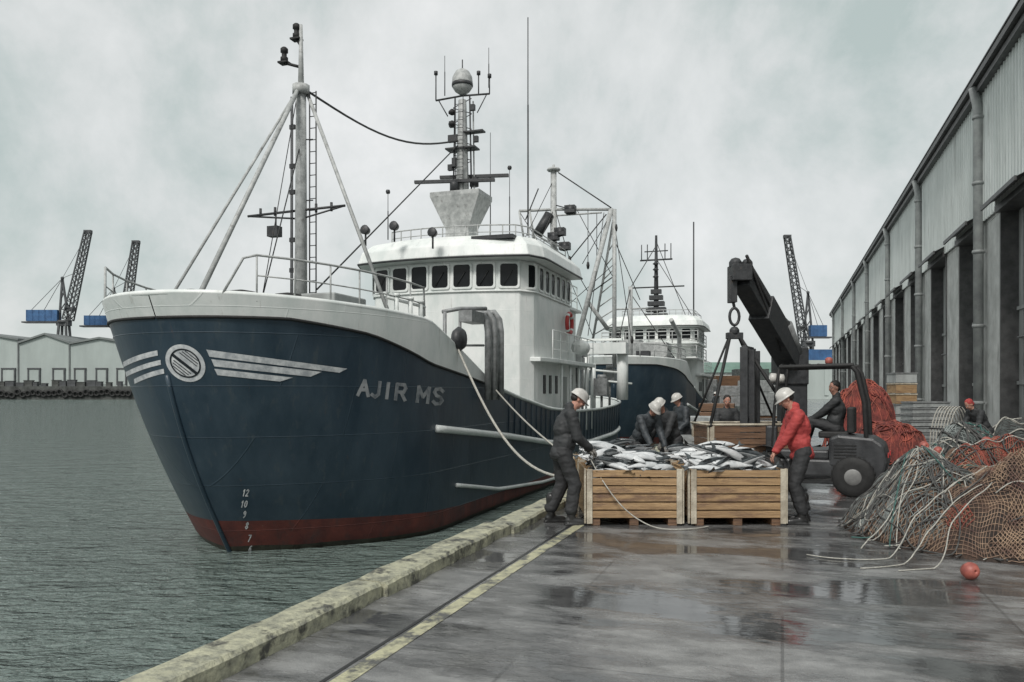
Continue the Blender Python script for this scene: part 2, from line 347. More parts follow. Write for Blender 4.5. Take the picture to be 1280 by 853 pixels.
# kerb stones: long worn blocks with ragged inner edges
def kerb_block(u0, u1, w0, h, shift):
    b = MB(); n = max(6, int((u1 - u0) / .12)); rows = []
    for i in range(n + 1):
        u = u0 + (u1 - u0) * i / n
        e = mnoise.noise(Vector((u * 1.7, shift * 9, 0))) * .035 + mnoise.noise(Vector((u * 7, 3, shift))) * .018
        hh = h + mnoise.noise(Vector((u * 2.3, 8, 1))) * .014
        sh = KT + shift
        rows.append([(sh, u, -.3), (sh, u, hh - .015), (sh + .015, u, hh), (sh + w0 * .5, u, hh + .002), (sh + w0 - .03 + e * .6, u, hh - .004), (sh + w0 + e, u, hh - .03), (sh + w0 + e * 1.3, u, -.02)])
    b.grid(rows, smooth=True)
    for r_, rev in ((rows[0], False), (rows[-1], True)):
        b.add(r_, [tuple(range(len(r_)))[::-1] if rev else tuple(range(len(r_)))])
    return b
u = -2.0; i = 0; kb = MB()
while u < 150:
    L = rnd.uniform(2.2, 4.2); k = kerb_block(u, u + L - rnd.choice((.03, .05, .16)), rnd.uniform(.27, .37), rnd.uniform(.11, .16), rnd.uniform(-.01, .012))
    kb.add(k.v, k.f, 0, False); u += L
ko = struct(kb.build('kerb', 'kerb', bevel=0)); ko.rotation_euler = (0, 0, RQ)

# far quay on the left and the land behind it
b = MB(); b.box((-230, 430, -1.2), (500, 200, 10.6))
struct(b.build('far_quay', 'farstone'))
b = MB(); b.box((0, 1900, -1), (5000, 900, 6)); struct(b.build('far_land', 'land'))

# ------------------------------------------------------------------ the long warehouse on the right
WT = 7.03; UW0, UW1 = 8.0, 126.0; HE = 13.1; HD = 7.9; PER = 6.3 / DY
wh = empty('warehouse', q(UW0, WT), RQ, 'long pale corrugated metal warehouse with tall openings along the quay', 'warehouse')
# local: x across (0 = face), y along from UW0
def wl(Ycam): return (Ycam + DX * WT) / DY - UW0
LW = UW1 - UW0
ops = []; k = -4
while True:
    a = wl(29.8 + 6.3 * k); bb = wl(33.4 + 6.3 * k); k += 1
    if bb > LW - 1: break
    if a > .5: ops.append((a, bb))
b = MB(); prev = 0
for a, bb in ops + [(LW, LW)]:
    b.box((.25, (prev + a) / 2, HD / 2), (.5, a - prev, HD)); prev = bb
b.box((.25, LW / 2, HD + .25), (.5, LW, .5 - .004))
b.build('lower_wall', 'concrete', wh, bevel=.02)
b = MB(); vs = []; pitch = .36; n = int(LW / pitch)
prof = [(0, 0), (.10, 0), (.14, -.06), (.22, -.06), (.26, 0)]
pts = [(i * pitch + dy, dx) for i in range(n) for dy, dx in prof] + [(LW, 0)]
b.add([(x - .08, y, HD + .1) for y, x in pts] + [(x - .08, y, HE) for y, x in pts], [(i, i + 1, len(pts) + i + 1, len(pts) + i) for i in range(len(pts) - 1)])
b.build('cladding', 'clad', wh)
b = MB(); b.add([(-.3, -.4, HE - .02), (-.3, LW + .4, HE - .02), (24, LW + .4, HE + 5), (24, -.4, HE + 5), (-.3, -.4, HE + .16), (-.3, LW + .4, HE + .16), (24, LW + .4, HE + 5.3), (24, -.4, HE + 5.3)],
      [(0, 3, 2, 1), (4, 5, 6, 7), (0, 1, 5, 4), (1, 2, 6, 5), (2, 3, 7, 6), (3, 0, 4, 7)]); b.build('roof', 'roof', wh)
b = MB(); b.box((-.40, LW / 2, HE - .06), (.2, LW + .8, .22)); b.box((-.40, LW / 2, HE + .10), (.26, LW + .8, .05)); b.box((-.22, LW / 2, HE - .32), (.26, LW, .2)); b.build('gutter', 'gutter', wh)
b = MB(); b.box((24, LW / 2, HE / 2), (47.4, LW - .1, HE - .1)); b.box((6, -.03, HE / 2), (12, .1, HE))
# end walls (the far gable) stand behind the face, leaving deep doorways
bb_ = MB()
bb_.box((12, LW - .15, HE / 2), (23, .3, HE)); bb_.box((12, .15, HE / 2), (23, .3, HE)); bb_.build('end_wall', 'clad', wh)
for Yp in (29.1, 41.9, 54.2, 67.5, 79.8, 95, 112):
    y0 = wl(Yp)
    b = MB(); b.tube([(-.42, y0, HE - .2), (-.3, y0, HE - .8), (-.26, y0, HE - 1.2), (-.26, y0, .05)], .17, 12)
    for z in (1.4, 4.2, 6.9, 9.4, 11.8): b.lathe([(.20, -.06), (.215, 0), (.20, .06)], (-.26, y0, z), 12); b.box((-.05, y0, z), (.35, .1, .08))
    b.box((-.06, y0 + .55, HE / 2), (.14, .22, HE - .6))
    b.build('downpipe', 'pipe', wh)
for i, (a, bb) in enumerate(ops):
    wdt = bb - a; y = (a + bb) / 2
    b = MB(); n = int(wdt / .3)
    for j in range(n):
        yy = a + .02 + (wdt - .04) * (j + .5) / n
        b.box((.52 + (.02 if j % 2 else 0), yy, HD / 2), (.08, (wdt - .04) / n - .01, HD))
    b.box((.46, y, 2.1), (.06, wdt, .12)); b.box((.46, y, 4.6), (.06, wdt, .12))
    d = b.build('door', 'doorpaint2' if i % 2 else 'doorpaint', wh)
    f = MB(); f.box((.35, a - .0, HD / 2), (.78, .12, HD + .1)); f.box((.35, bb, HD / 2), (.78, .12, HD + .1)); f.box((.3, y, HD + .1), (.95, wdt + .3, .22)); f.build('door_frame', 'gutter', d)
    if i % 2 == 0:
        h_ = MB(); h_.tube([(.46, a + .5, 3.6), (.34, a + .5, 3.6), (.34, a + wdt - .6, 3.6), (.46, a + wdt - .6, 3.6)], .035, 8); h_.build('handle', 'steel', d)
    c = MB(); c.add([(-.55, a - .25, HD + .22), (-.55, bb + .25, HD + .22), (.0, bb + .25, HD + .5), (.0, a - .25, HD + .5)], [(0, 1, 2, 3), (3, 2, 1, 0)]); c.box((-.56, y, HD + .18), (.06, wdt + .5, .14)); c.build('door_canopy', 'gutter', wh)

# ------------------------------------------------------------------ ships
SY0 = 14.15; SO = Vector(((195 - 640) / FPX * SY0, SY0, 0))
SROT = math.atan2(-DY, -DX)
SM = Matrix.Translation(SO) @ Matrix.Rotation(SROT, 4, 'Z')
SMI = SM.inverted()
def interp(tab, s):
    if s <= tab[0][0]: return tab[0][1]
    for (a, va), (b_, vb) in zip(tab, tab[1:]):
        if s <= b_:
            t = (s - a) / (b_ - a); t = t * t * (3 - 2 * t) if len(tab) > 3 else t
            return va + (vb - va) * t
    return tab[-1][1]
def lin(tab, s):
    if s <= tab[0][0]: return tab[0][1]
    for (a, va), (b_, vb) in zip(tab, tab[1:]):
        if s <= b_: return va + (vb - va) * (s - a) / (b_ - a)
    return tab[-1][1]
RLEN = 29.0
SHEER = [(0, 3.12), (1, 3.12), (2.5, 2.92), (4.5, 2.42), (6.5, 2.2), (8.5, 1.95), (11, 1.6), (14.2, 1.22), (18, 1.05), (22, 1.05), (25, 1.15), (27, 1.3), (29, 1.55)]
RAIL = [(0, 3.52), (1.0, 3.48), (2.5, 3.42), (4.6, 3.34), (4.9, 3.25), (8.0, 2.2), (8.3, 2.02), (8.5, 2.0)]
BOOT = [(0, -.72), (6, -.95), (12, -.98), (29, -.85)]
def sheer(r): return lin(SHEER, r)
def hullpt(r, z, side):
    wz = max(0, min(1, (z + 1.4) / 4.5)); wv = (z + 1.4) / 4.5
    s0 = 2.0 * (1 - wv) - .25 * math.sin(math.pi * max(0, min(1, wv)))
    if z < -1.4: s0 = 2.0 + (-1.4 - z) * .6
    L = 4.6 + (4.4 - 4.6) * wz; qq = .80 + (.43 - .80) * wz ** .8; B = 3.1 + .12 * wz
    if z < -1.4: B *= max(.25, 1 - (-1.4 - z) * .35)
    hb = B * math.sin(math.pi / 2 * min(1, max(0, r) / L)) ** qq if r > 0 else 0
    e = RLEN - r
    if e < 3.2: hb *= max(0, 1 - ((3.2 - max(0, e)) / 3.2) ** 2.6) ** .5
    s = r + s0 * max(0, 1 - r / 10)
    if e < 5: s -= (1 - e / 5) * max(0, (1.2 - z)) * .5
    return Vector((-s, side * hb, z))
def hull_rs():
    rs = [0] + [9 * (i / 34) ** 2.1 for i in range(1, 35)] + [9 + (RLEN - 3.2 - 9) * i / 24 for i in range(1, 25)] + [RLEN - 3.2 * (1 - math.sin(math.pi / 2 * i / 10)) for i in range(1, 11)]
    return rs
def build_hull(root):
    rs = hull_rs(); b = MB()
    for side in (1, -1):
        for zone, mi in (('weed', 2), ('boot', 1), ('top', 0)):
            rows = []
            for r in rs:
                zb = lin(BOOT, r); zt = sheer(r)
                wl_ = -1.29 + .03 * mnoise.noise(Vector((r * 1.6, side, 0))); zs = [-2.6 + (wl_ + 2.6) * k / 4 for k in range(5)] if zone == 'weed' else [wl_ + (zb - wl_) * k / 3 for k in range(4)] if zone == 'boot' else [zb + (zt - zb) * k / 16 for k in range(17)]
                rows.append([hullpt(r, z, side) for z in zs])
            if side == -1: rows = rows[::-1]
            b.grid(rows, mi)
    for side in (1, -1):
        for i in range(34):
            r = 10 + i * .54
            b.tube([hullpt(r, z, side) + Vector((0, side * .01, 0)) for z in (lin([(4.6, .98), (10, .55), (14.2, .12), (20, -.2), (25, -.1), (28.6, .25)], r) + .1, sheer(r) - .05)], .022, 5)
    hull = b.build('hull', ['navy', 'redboot', 'weed'], root, fixn=True)
    # bulwark band
    b = MB(); cap_pts = {1: [], -1: []}
    for side in (1, -1):
        rows = []; inn = []
        for r in [x for x in rs if x <= 8.6]:
            zt = sheer(r); zr = max(lin(RAIL, r), zt + .05)
            rows.append([hullpt(r, zt + (zr - zt) * k / 4, side) + Vector((0, side * .012, .002)) for k in range(5)])
            p = hullpt(r, zt - .35, side); p2 = hullpt(r, zr, side); nrm = Vector((-.12 * max(0, 1 - r / 2.5), -side * min(abs(p2.y), .09), 0)); nr2 = Vector((-.2 * max(0, 1 - r / 2.5), -side * min(abs(p.y), .16), 0))
            inn.append([p2, p2 + nrm, p + nr2])
            cap_pts[side].append(p2 + nrm * .4 + Vector((0, 0, .01)))
        b.grid(rows); b.grid(inn)
    pts = cap_pts[-1][::-1] + cap_pts[1][1:]
    b.tube(pts, .055, 8)
    b.build('bulwark', 'white', root, fixn=False)
    b = MB()
    for side in (1, -1):
        b.tube([hullpt(r, sheer(r) + .03, side) for r in rs if r >= 8.4], .05, 8, 0)
        b.grid([[hullpt(r, sheer(r), side) - Vector((0, side * .1, 0)) * (1 if r < RLEN - .5 else 0), hullpt(r, .2, side) - Vector((0, side * .1, 0))] for r in rs if r >= 8.4])
    b.build('capping_rail', 'white', root)
    b = MB()
    for side in (1, -1):
        b.tube([hullpt(r, sheer(r) - .005, side) + Vector((.0, side * .015, 0)) for r in rs if r <= 8.4], .03, 6, 0)
    b.build('sheer_moulding', 'black', root)
    for nm, tab, rr in (('rubbing_strake', [(4.6, .98), (10, .55), (14.2, .12), (20, -.2), (25, -.1), (28.6, .25)], .085), ('fender_bar', [(5.6, -.42), (9, -.85), (13.5, -1.12), (18, -1.2)], .05)):
        for side in (1, -1):
            r0, r1 = tab[0][0], tab[-1][0]
            pts = [hullpt(r0 + (r1 - r0) * i / 50, lin(tab, r0 + (r1 - r0) * i / 50), side) + Vector((0, side * .03, 0)) for i in range(51)]
            m = MB(); m.tube(pts, rr, 10); m.build(nm, 'white', root)
    # stem bar
    b = MB(); b.tube([hullpt(0, -1.9 + i * .25, 1) + Vector((.01, 0, 0)) for i in range(17)], .045, 8)
    b.build('stem_bar', 'navy', root)
    # decks
    def deck(z0, r0, r1, nm):
        b = MB(); n = 30; rows = []
        for i in range(n + 1):
            r = r0 + (r1 - r0) * i / n; p = hullpt(r, z0, 1); rows.append([Vector((p.x, p.y - .05, z0)), Vector((p.x, -p.y + .05, z0))])
        b.grid(rows, smooth=False); b.build(nm, 'deck', root)
    deck(2.5, .4, 4.8, 'foredeck'); deck(.35, 4.8, RLEN - .3, 'main_deck')
    b = MB(); b.grid([[Vector((-4.95, hullpt(4.8, z, 1).y - .12, z)), Vector((-4.95, -hullpt(4.8, z, 1).y + .12, z))] for z in (.35, .9, 1.4, 1.9, 2.5)], smooth=False); b.build('deck_bulkhead', 'white', root)
    return hull

def rail(root, pts, h, nm='railing', r=.02, mids=1, every=1, mat='white'):
    b = MB()
    up = Vector((0, 0, h)); P = [Vector(p) for p in pts]
    b.tube([p + up for p in P], r, 6)
    for k in range(mids): b.tube([p + up * ((k + 1) / (mids + 1)) for p in P], r * .7, 5)
    for p in P[::every]: b.tube([p, p + up], r * .9, 6)
    return b.build(nm, mat, root)

WS = 12.4
def house_outline(grow=0, s_aft=17.9, half=2.92):
    pts = []
    h = half + grow
    for i in range(9):
        t = -h + 2 * h * i / 8 * .5 if False else None
    fr = []
    for i in range(13):
        t = -(h - .35) + 2 * (h - .35) * i / 12
        fr.append((-(WS - grow + .55 * (abs(t) / h) ** 2.2), t))
    fr.append((-(WS + .95 - grow * .5), h - .04)); fr.append((-(WS + 1.25), h)); fr.append((-s_aft - grow * .3, h)); fr.append((-s_aft - grow * .3, -h)); fr.append((-(WS + 1.25), -h)); fr.append((-(WS + .95 - grow * .5), -h + .04))
    return fr
def build_wheelhouse(root, detail=True):
    b = MB(); b.prism(house_outline(), .35, 6.02); wh_ = b.build('wheelhouse', 'white', root, bevel=.03)
    # windows: dark panes in proud frames following the curved front
    def pane(s, t, ang, wd, zc=5.52, ht=.72):
        rot = Matrix.Rotation(ang, 3, 'Z')
        f = MB(); g = MB()
        c = Vector((-s, t, zc)); nrm = rot @ Vector((1, 0, 0))
        wv = rot @ Vector((0, 1, 0)); up = Vector((0, 0, 1))
        def rr(wd_, ht_, d):
            out_ = []
            rad = .09
            for cx, cy, a0 in ((1, 1, 0), (-1, 1, 90), (-1, -1, 180), (1, -1, 270)):
                for a in (0, 30, 60, 90):
                    q_ = R(a0 + a); out_.append(c + wv * (cx * (wd_ / 2 - rad) + rad * math.cos(q_)) + up * (cy * (ht_ / 2 - rad) + rad * math.sin(q_)) + nrm * d)
            return out_
        o1 = rr(wd + .12, ht + .12, .035); i1 = rr(wd, ht, .035); o0 = rr(wd + .12, ht + .12, -.02); i0 = rr(wd, ht, .006)
        n = len(o1)
        f.add(o1 + i1 + o0 + i0, [(i, (i + 1) % n, n + (i + 1) % n, n + i) for i in range(n)] + [(2 * n + i, 2 * n + (i + 1) % n, (i + 1) % n, i) for i in range(n)] + [(n + i, n + (i + 1) % n, 3 * n + (i + 1) % n, 3 * n + i) for i in range(n)])
        g.add(rr(wd, ht, .008), [tuple(range(n))])
        wo = g.build('window', 'glass', wh_); f.build('window_frame', 'white', wo)
        if detail and rnd.random() < .5:
            x = MB(); x.tube([c + nrm * .05 + wv * (-wd * .3) - up * ht * .42, c + nrm * .05 + wv * (wd * .22) + up * ht * .2], .012, 5); x.build('wiper', 'black', wo)
    for i in range(7):
        t = -2.25 + i * .75; s = WS + .55 * (abs(t) / 2.92) ** 2.2; ang = math.atan2(.55 * 2.2 * (abs(t) / 2.92) ** 1.2 / 2.92, 1) * (1 if t > 0 else -1)
        pane(s, t, ang, .56)
    for sd in (1, -1):
        pane(WS + .78, sd * 2.78, sd * R(48), .42)
        for k in range(6): pane(WS + 1.62 + k * .7, sd * 2.92, sd * R(90), .46)
    # roof visor and cap
    b = MB(); lo_, mid_, top_ = house_outline(.42), house_outline(.34), house_outline(.05)
    n = len(lo_)
    def ring(pl, z): return [(x, y, z) for x, y in pl]
    vs = ring(house_outline(.02), 6.0) + ring(lo_, 6.03) + ring(lo_, 6.12) + ring(mid_, 6.45) + ring(top_, 6.74) + ring([(x * .97 - .5, y * .85) for x, y in top_], 6.82)
    fs = [tuple(5 * n + i for i in range(n))]
    for k in range(5): fs += [(k * n + i, k * n + (i + 1) % n, (k + 1) * n + (i + 1) % n, (k + 1) * n + i) for i in range(n)]
    b.add(vs, fs); b.build('wheelhouse_roof', 'white', root, bevel=.03)
    b = MB(); b.tube([(x, y, 6.06) for x, y in house_outline(.43)], .035, 6, closed=True); b.build('roof_trim', 'dark', root)
    b = MB(); b.tube([(x, y, 5.02) for x, y in house_outline(.03)], .03, 6, closed=True); b.build('wall_moulding', 'white', root)
    ol = house_outline(-.1)
    rail(root, [(x - .1, y * .96, 6.72) for x, y in ol[1:16]] + [(-14.8, 2.5, 6.72), (-15.8, 2.5, 6.72), (-16.8, 2.5, 6.72)], .45, 'roof_railing', .022, 1, 1, 'mast')
    # bridge deck and aft house
    b = MB(); b.prism([(-13.2, -3.15), (-13.2, 3.15), (-14.2, 3.3), (-20.5, 3.3), (-20.5, -3.3), (-14.2, -3.3)][::-1], 2.78, 2.92); b.build('bridge_deck', 'white', root, bevel=.02)
    b = MB(); b.prism([(-17.6, -2.5), (-20.2, -2.5), (-20.2, 2.55), (-17.6, 2.55)], .35, 5.0); b.prism([(-17.6, -2.7), (-20.6, -2.7), (-20.6, 2.7), (-17.6, 2.7)], 5.0, 5.12)
    ah = b.build('aft_house', 'white', root, bevel=.02)
    for s_ in (14.4, 15.1, 15.9):
        w_ = MB(); w_.box((-s_, 2.93, 2.05), (.26, .03, .62)); w_.build('side_window', 'glass', wh_)
    for s_ in (16.9, 19.0):
        d_ = MB(); d_.box((-s_, 2.94 if s_ < 17.6 else 2.57, 1.4), (.7, .05, 1.9)); dd = d_.build('door', 'doorpaint', wh_ if s_ < 17.6 else ah)
        h_ = MB(); h_.tube([(-s_ + .22, 2.98, 1.3), (-s_ + .22, 3.04, 1.3), (-s_ + .1, 3.04, 1.3)], .015, 6); h_.build('handle', 'steel', dd)
    rail(root, [(-s_, 3.22, 2.92) for s_ in (14.4, 15.4, 16.4, 17.4, 18.4, 19.4, 20.4)], .95, 'deck_railing', .02, 2, 1)
    b = MB()
    for s_ in (15.8, 17.0, 18.3, 19.5, 20.4): b.tube([(-s_, 3.15, .3), (-s_, 3.15, 2.8)], .045, 8)
    b.build('deck_post', 'white', root)
    if detail:
        lb = MB(); lb.tube([(-17.0 + .36 * math.cos(a), 3.12, 4.3 + .36 * math.sin(a)) for a in [i * math.pi / 12 for i in range(24)]], .075, 8, closed=True); lbo = lb.build('lifebuoy', 'orange', root)
        x = MB()
        for a in (45, 135, 225, 315):
            q_ = R(a); x.lathe([(.085, -.05), (.085, .05)], (-17.0 + .36 * math.cos(q_), 3.12, 4.3 + .36 * math.sin(q_)), 8, axis=(-math.sin(q_), 0, math.cos(q_)))
        x.build('lifebuoy_band', 'white', lbo)
        lr = MB(); lr.lathe([(.05, -.45), (.28, -.4), (.3, 0), (.28, .4), (.05, .45)], (-18.6, 3.15, 3.5), 14, axis=(1, 0, 0)); lr.build('liferaft', 'white', root)
    return wh_

def window_light(b, c, r=.11): b.ball(c, r, 8)

def build_foremast(root):
    s = 4.5; x = -s
    b = MB(); b.tube([(x, 0, 2.4), (x, 0, 6.0), (x, 0, 8.7)], .15, 12, r2=.115); b.tube([(x, 0, 8.65), (x, 0, 10.25)], .075, 8, r2=.035)
    b.lathe([(.2, -.1), (.2, .1)], (x, 0, 8.75), 10); b.lathe([(.34, 0), (.3, .35), (.2, .5)], (x, 0, 2.5), 12)
    mast = b.build('foremast', 'mast', root)
    b = MB()
    for i in range(22): z = 3.0 + i * .27; b.tube([(x - .06, .19, z), (x - .06, .36, z)], .011, 5)
    for t in (.19, .36): b.tube([(x - .06, t, 2.9), (x - .06, t, 8.7)], .016, 6)
    for z in (3.4, 4.8, 6.2, 7.6): b.tube([(x, 0, z), (x - .06, .28, z)], .015, 5)
    b.build('mast_ladder', 'dark', mast)
    b = MB()
    for t, y2 in ((-.2, -.19), (-.24, -.23)): b.tube([(x + .05, t, 2.9), (x + .05, y2, 8.6)], .016, 5)
    for z in (3.6, 4.6, 5.3, 6.4, 7.0, 7.9): b.box((x + .04, -.2, z), (.06, .14, .1))
    b.build('conduit', 'dark', mast)
    b = MB(); b.tube([(x, -1.45, 5.94), (x, 0, 5.98), (x, 1.15, 6.0)], .03, 6); b.tube([(x, -1.45, 5.94), (x, 0, 5.78), (x, 1.15, 6.0)], .022, 6)
    for t in (-1.1, -.7, .4, .8): b.tube([(x, t, 5.9), (x, t, 6.1)], .03, 6)
    b.build('crossarm', 'dark', mast)
    b = MB(); b.box((x + .05, -.68, 5.52), (.2, .28, .24)); b.tube([(x, -.68, 5.6), (x, -.68, 5.9)], .02, 6); b.build('floodlight', 'dark', mast)
    for z, t in ((9.55, -.45), (10.05, -.12)):
        b = MB(); b.tube([(x, 0, z - .28), (x, t, z - .12)], .035, 6); b.box((x, t, z - .12), (.2, .24, .04)); b.lathe([(.09, 0), (.09, .1), (.06, .12), (.06, .2), (.09, .22), (.09, .3), (.05, .34)], (x, t, z - .1), 10); b.build('navigation_lamp', 'black', mast)
    # fore stays: two heavy struts to the stem and lighter shrouds to the rails
    L = lambda px, y, Y: SMI @ at(px, y, Y)
    top = Vector((x, 0, 8.75))
    for e_, r_ in ((L(247, 374, 14.9), .05), (L(212, 374, 15.3), .03)):
        m = MB(); m.tube([top + Vector((.1, 0, 0)), e_], r_, 8); m.lathe([(.12, 0), (.12, .06)], e_, 10); m.build('mast_strut', 'mast', root)
    m = MB(); m.tube([top + Vector((-.1, .12, -.1)), L(486, 392, 16.9)], .042, 8); m.build('mast_strut', 'mast', root)
    m = MB(); m.tube([top + Vector((0, 0, -1.2)), L(327, 376, 16.2)], .014, 5); m.tube([top + Vector((0, -.1, -.1)), L(327, 376, 16.2)], .010, 5); m.build('shroud', 'wire', root)
    A = top + Vector((-.1, .1, 0)); B_ = L(573, 176, 27.7); pts = [A.lerp(B_, k / 16) - Vector((0, 0, .55 * math.sin(math.pi * k / 16))) for k in range(17)]
    m = MB(); m.tube(pts, .03, 6); m.build('triatic_stay', 'wire', root)
    m = MB(); m.tube([L(572, 182, 27.7), L(396, 362, 18.7)], .022, 5); m.build('signal_stay', 'wire', root)

def build_bow_gear(root):
    L = lambda px, y, Y: SMI @ at(px, y, Y)
    # port pulpit rail
    def hp(r, side, dz=0): z = max(lin(RAIL, r), sheer(r)); p = hullpt(r, z, side); return Vector((p.x, p.y * .97, z + dz))
    for side, rs_ in ((1, (.35, .7, 1.2, 1.8, 2.4, 3.1, 3.9, 4.5)), (-1, (.5, .9, 1.5, 2.2, 3.0, 3.8, 4.5))):
        P = [hp(r, side) for r in rs_]
        b = MB(); h = .72
        b.tube([P[0], P[0].lerp(P[1], .6) + Vector((0, 0, h * .9))] + [p + Vector((0, 0, h)) for p in P[1:]] + [P[-1] + Vector((-.05, 0, .1))], .023, 8)
        b.tube([p + Vector((0, 0, h * .5)) for p in P[1:]], .014, 6)
        for p in P[1:]: b.tube([p - Vector((0, 0, .1)), p + Vector((0, 0, h))], .017, 6)
        b.build('bow_railing', 'mast', root)
    # windlass, bollards and a pile of fenders on the foredeck
    b = MB(); b.lathe([(.42, -.5), (.42, -.45), (.2, -.42), (.2, .42), (.42, .45), (.42, .5)], (-3.0, .45, 3.35), 18, axis=(0, 1, 0)); b.box((-3.0, .45, 2.75), (.7, 1.1, .5)); b.build('windlass', 'dark', root)
    for x, t in ((-1.9, .35), (-2.6, .95), (-1.5, -.5)):
        b = MB(); b.lathe([(.08, 0), (.3, .1), (.36, .3), (.28, .46), (.05, .5)], (x, t, 3.32), 14)
        b.lathe([(.2, 0), (.2, .85)], (x, t, 2.5), 10); b.build('buoy', 'black', root)
    b = MB(); b.lathe([(.16, 0), (.13, .1), (.13, .55), (.2, .62), (.2, .68)], (-1.6, -.4, 2.5), 12); b.lathe([(.16, 0), (.13, .1), (.13, .55), (.2, .62), (.2, .68)], (-1.6, .4, 2.5), 12); b.build('bitts', 'steel', root)
    b = MB(); b.box((-3.3, 1.6, 3.15), (1.3, .8, 1.3)); b.build('deck_locker', 'doorpaint', root, bevel=.03)
    # short fairlead posts at the bulwark break
    for r in (3.4, 3.9, 4.35):
        p = hp(r, 1); b = MB(); b.tube([p - Vector((0, 0, .2)), p + Vector((0, 0, .38))], .05, 8); b.lathe([(.075, 0), (.075, .06)], p + Vector((0, 0, .36)), 10); b.build('fairlead_post', 'white', root)
    p1, p2 = hp(3.1, 1, .3), hp(4.55, 1, .3)
    b = MB(); b.tube([p1, p2], .035, 8); b.build('grab_rail', 'white', root)
    # goose-necked ventilation frame between foredeck and wheelhouse
    b = MB()
    b.box(L(590, 397, 20.0), (.9, .35, .28)); b.tube([L(553, 390, 19.6), L(575, 386, 19.8), L(608, 386, 20.2)], .05, 8)
    for px, Y in ((608, 20.4), (616, 20.6), (624, 20.9)):
        b.tube([L(px - 22, 393, Y), L(px - 6, 391, Y), L(px, 400, Y), L(px + 2, 415, Y), L(px + 2, 500, Y)], .085, 10)
    b.tube([L(556, 390, 19.6), L(556, 470, 19.6)], .05, 8); b.tube([L(575, 390, 19.8), L(575, 480, 19.8)], .04, 8)
    b.tube([L(556, 432, 19.6), L(605, 432, 20.3)], .03, 6)
    b.build('vent_frame', 'steel', root)
    b = MB(); b.lathe([(.22, -.12), (.3, 0), (.22, .12)], L(574, 424, 19.0), 14, axis=(0, 1, 0)); b.build('pulley', 'dark', root)

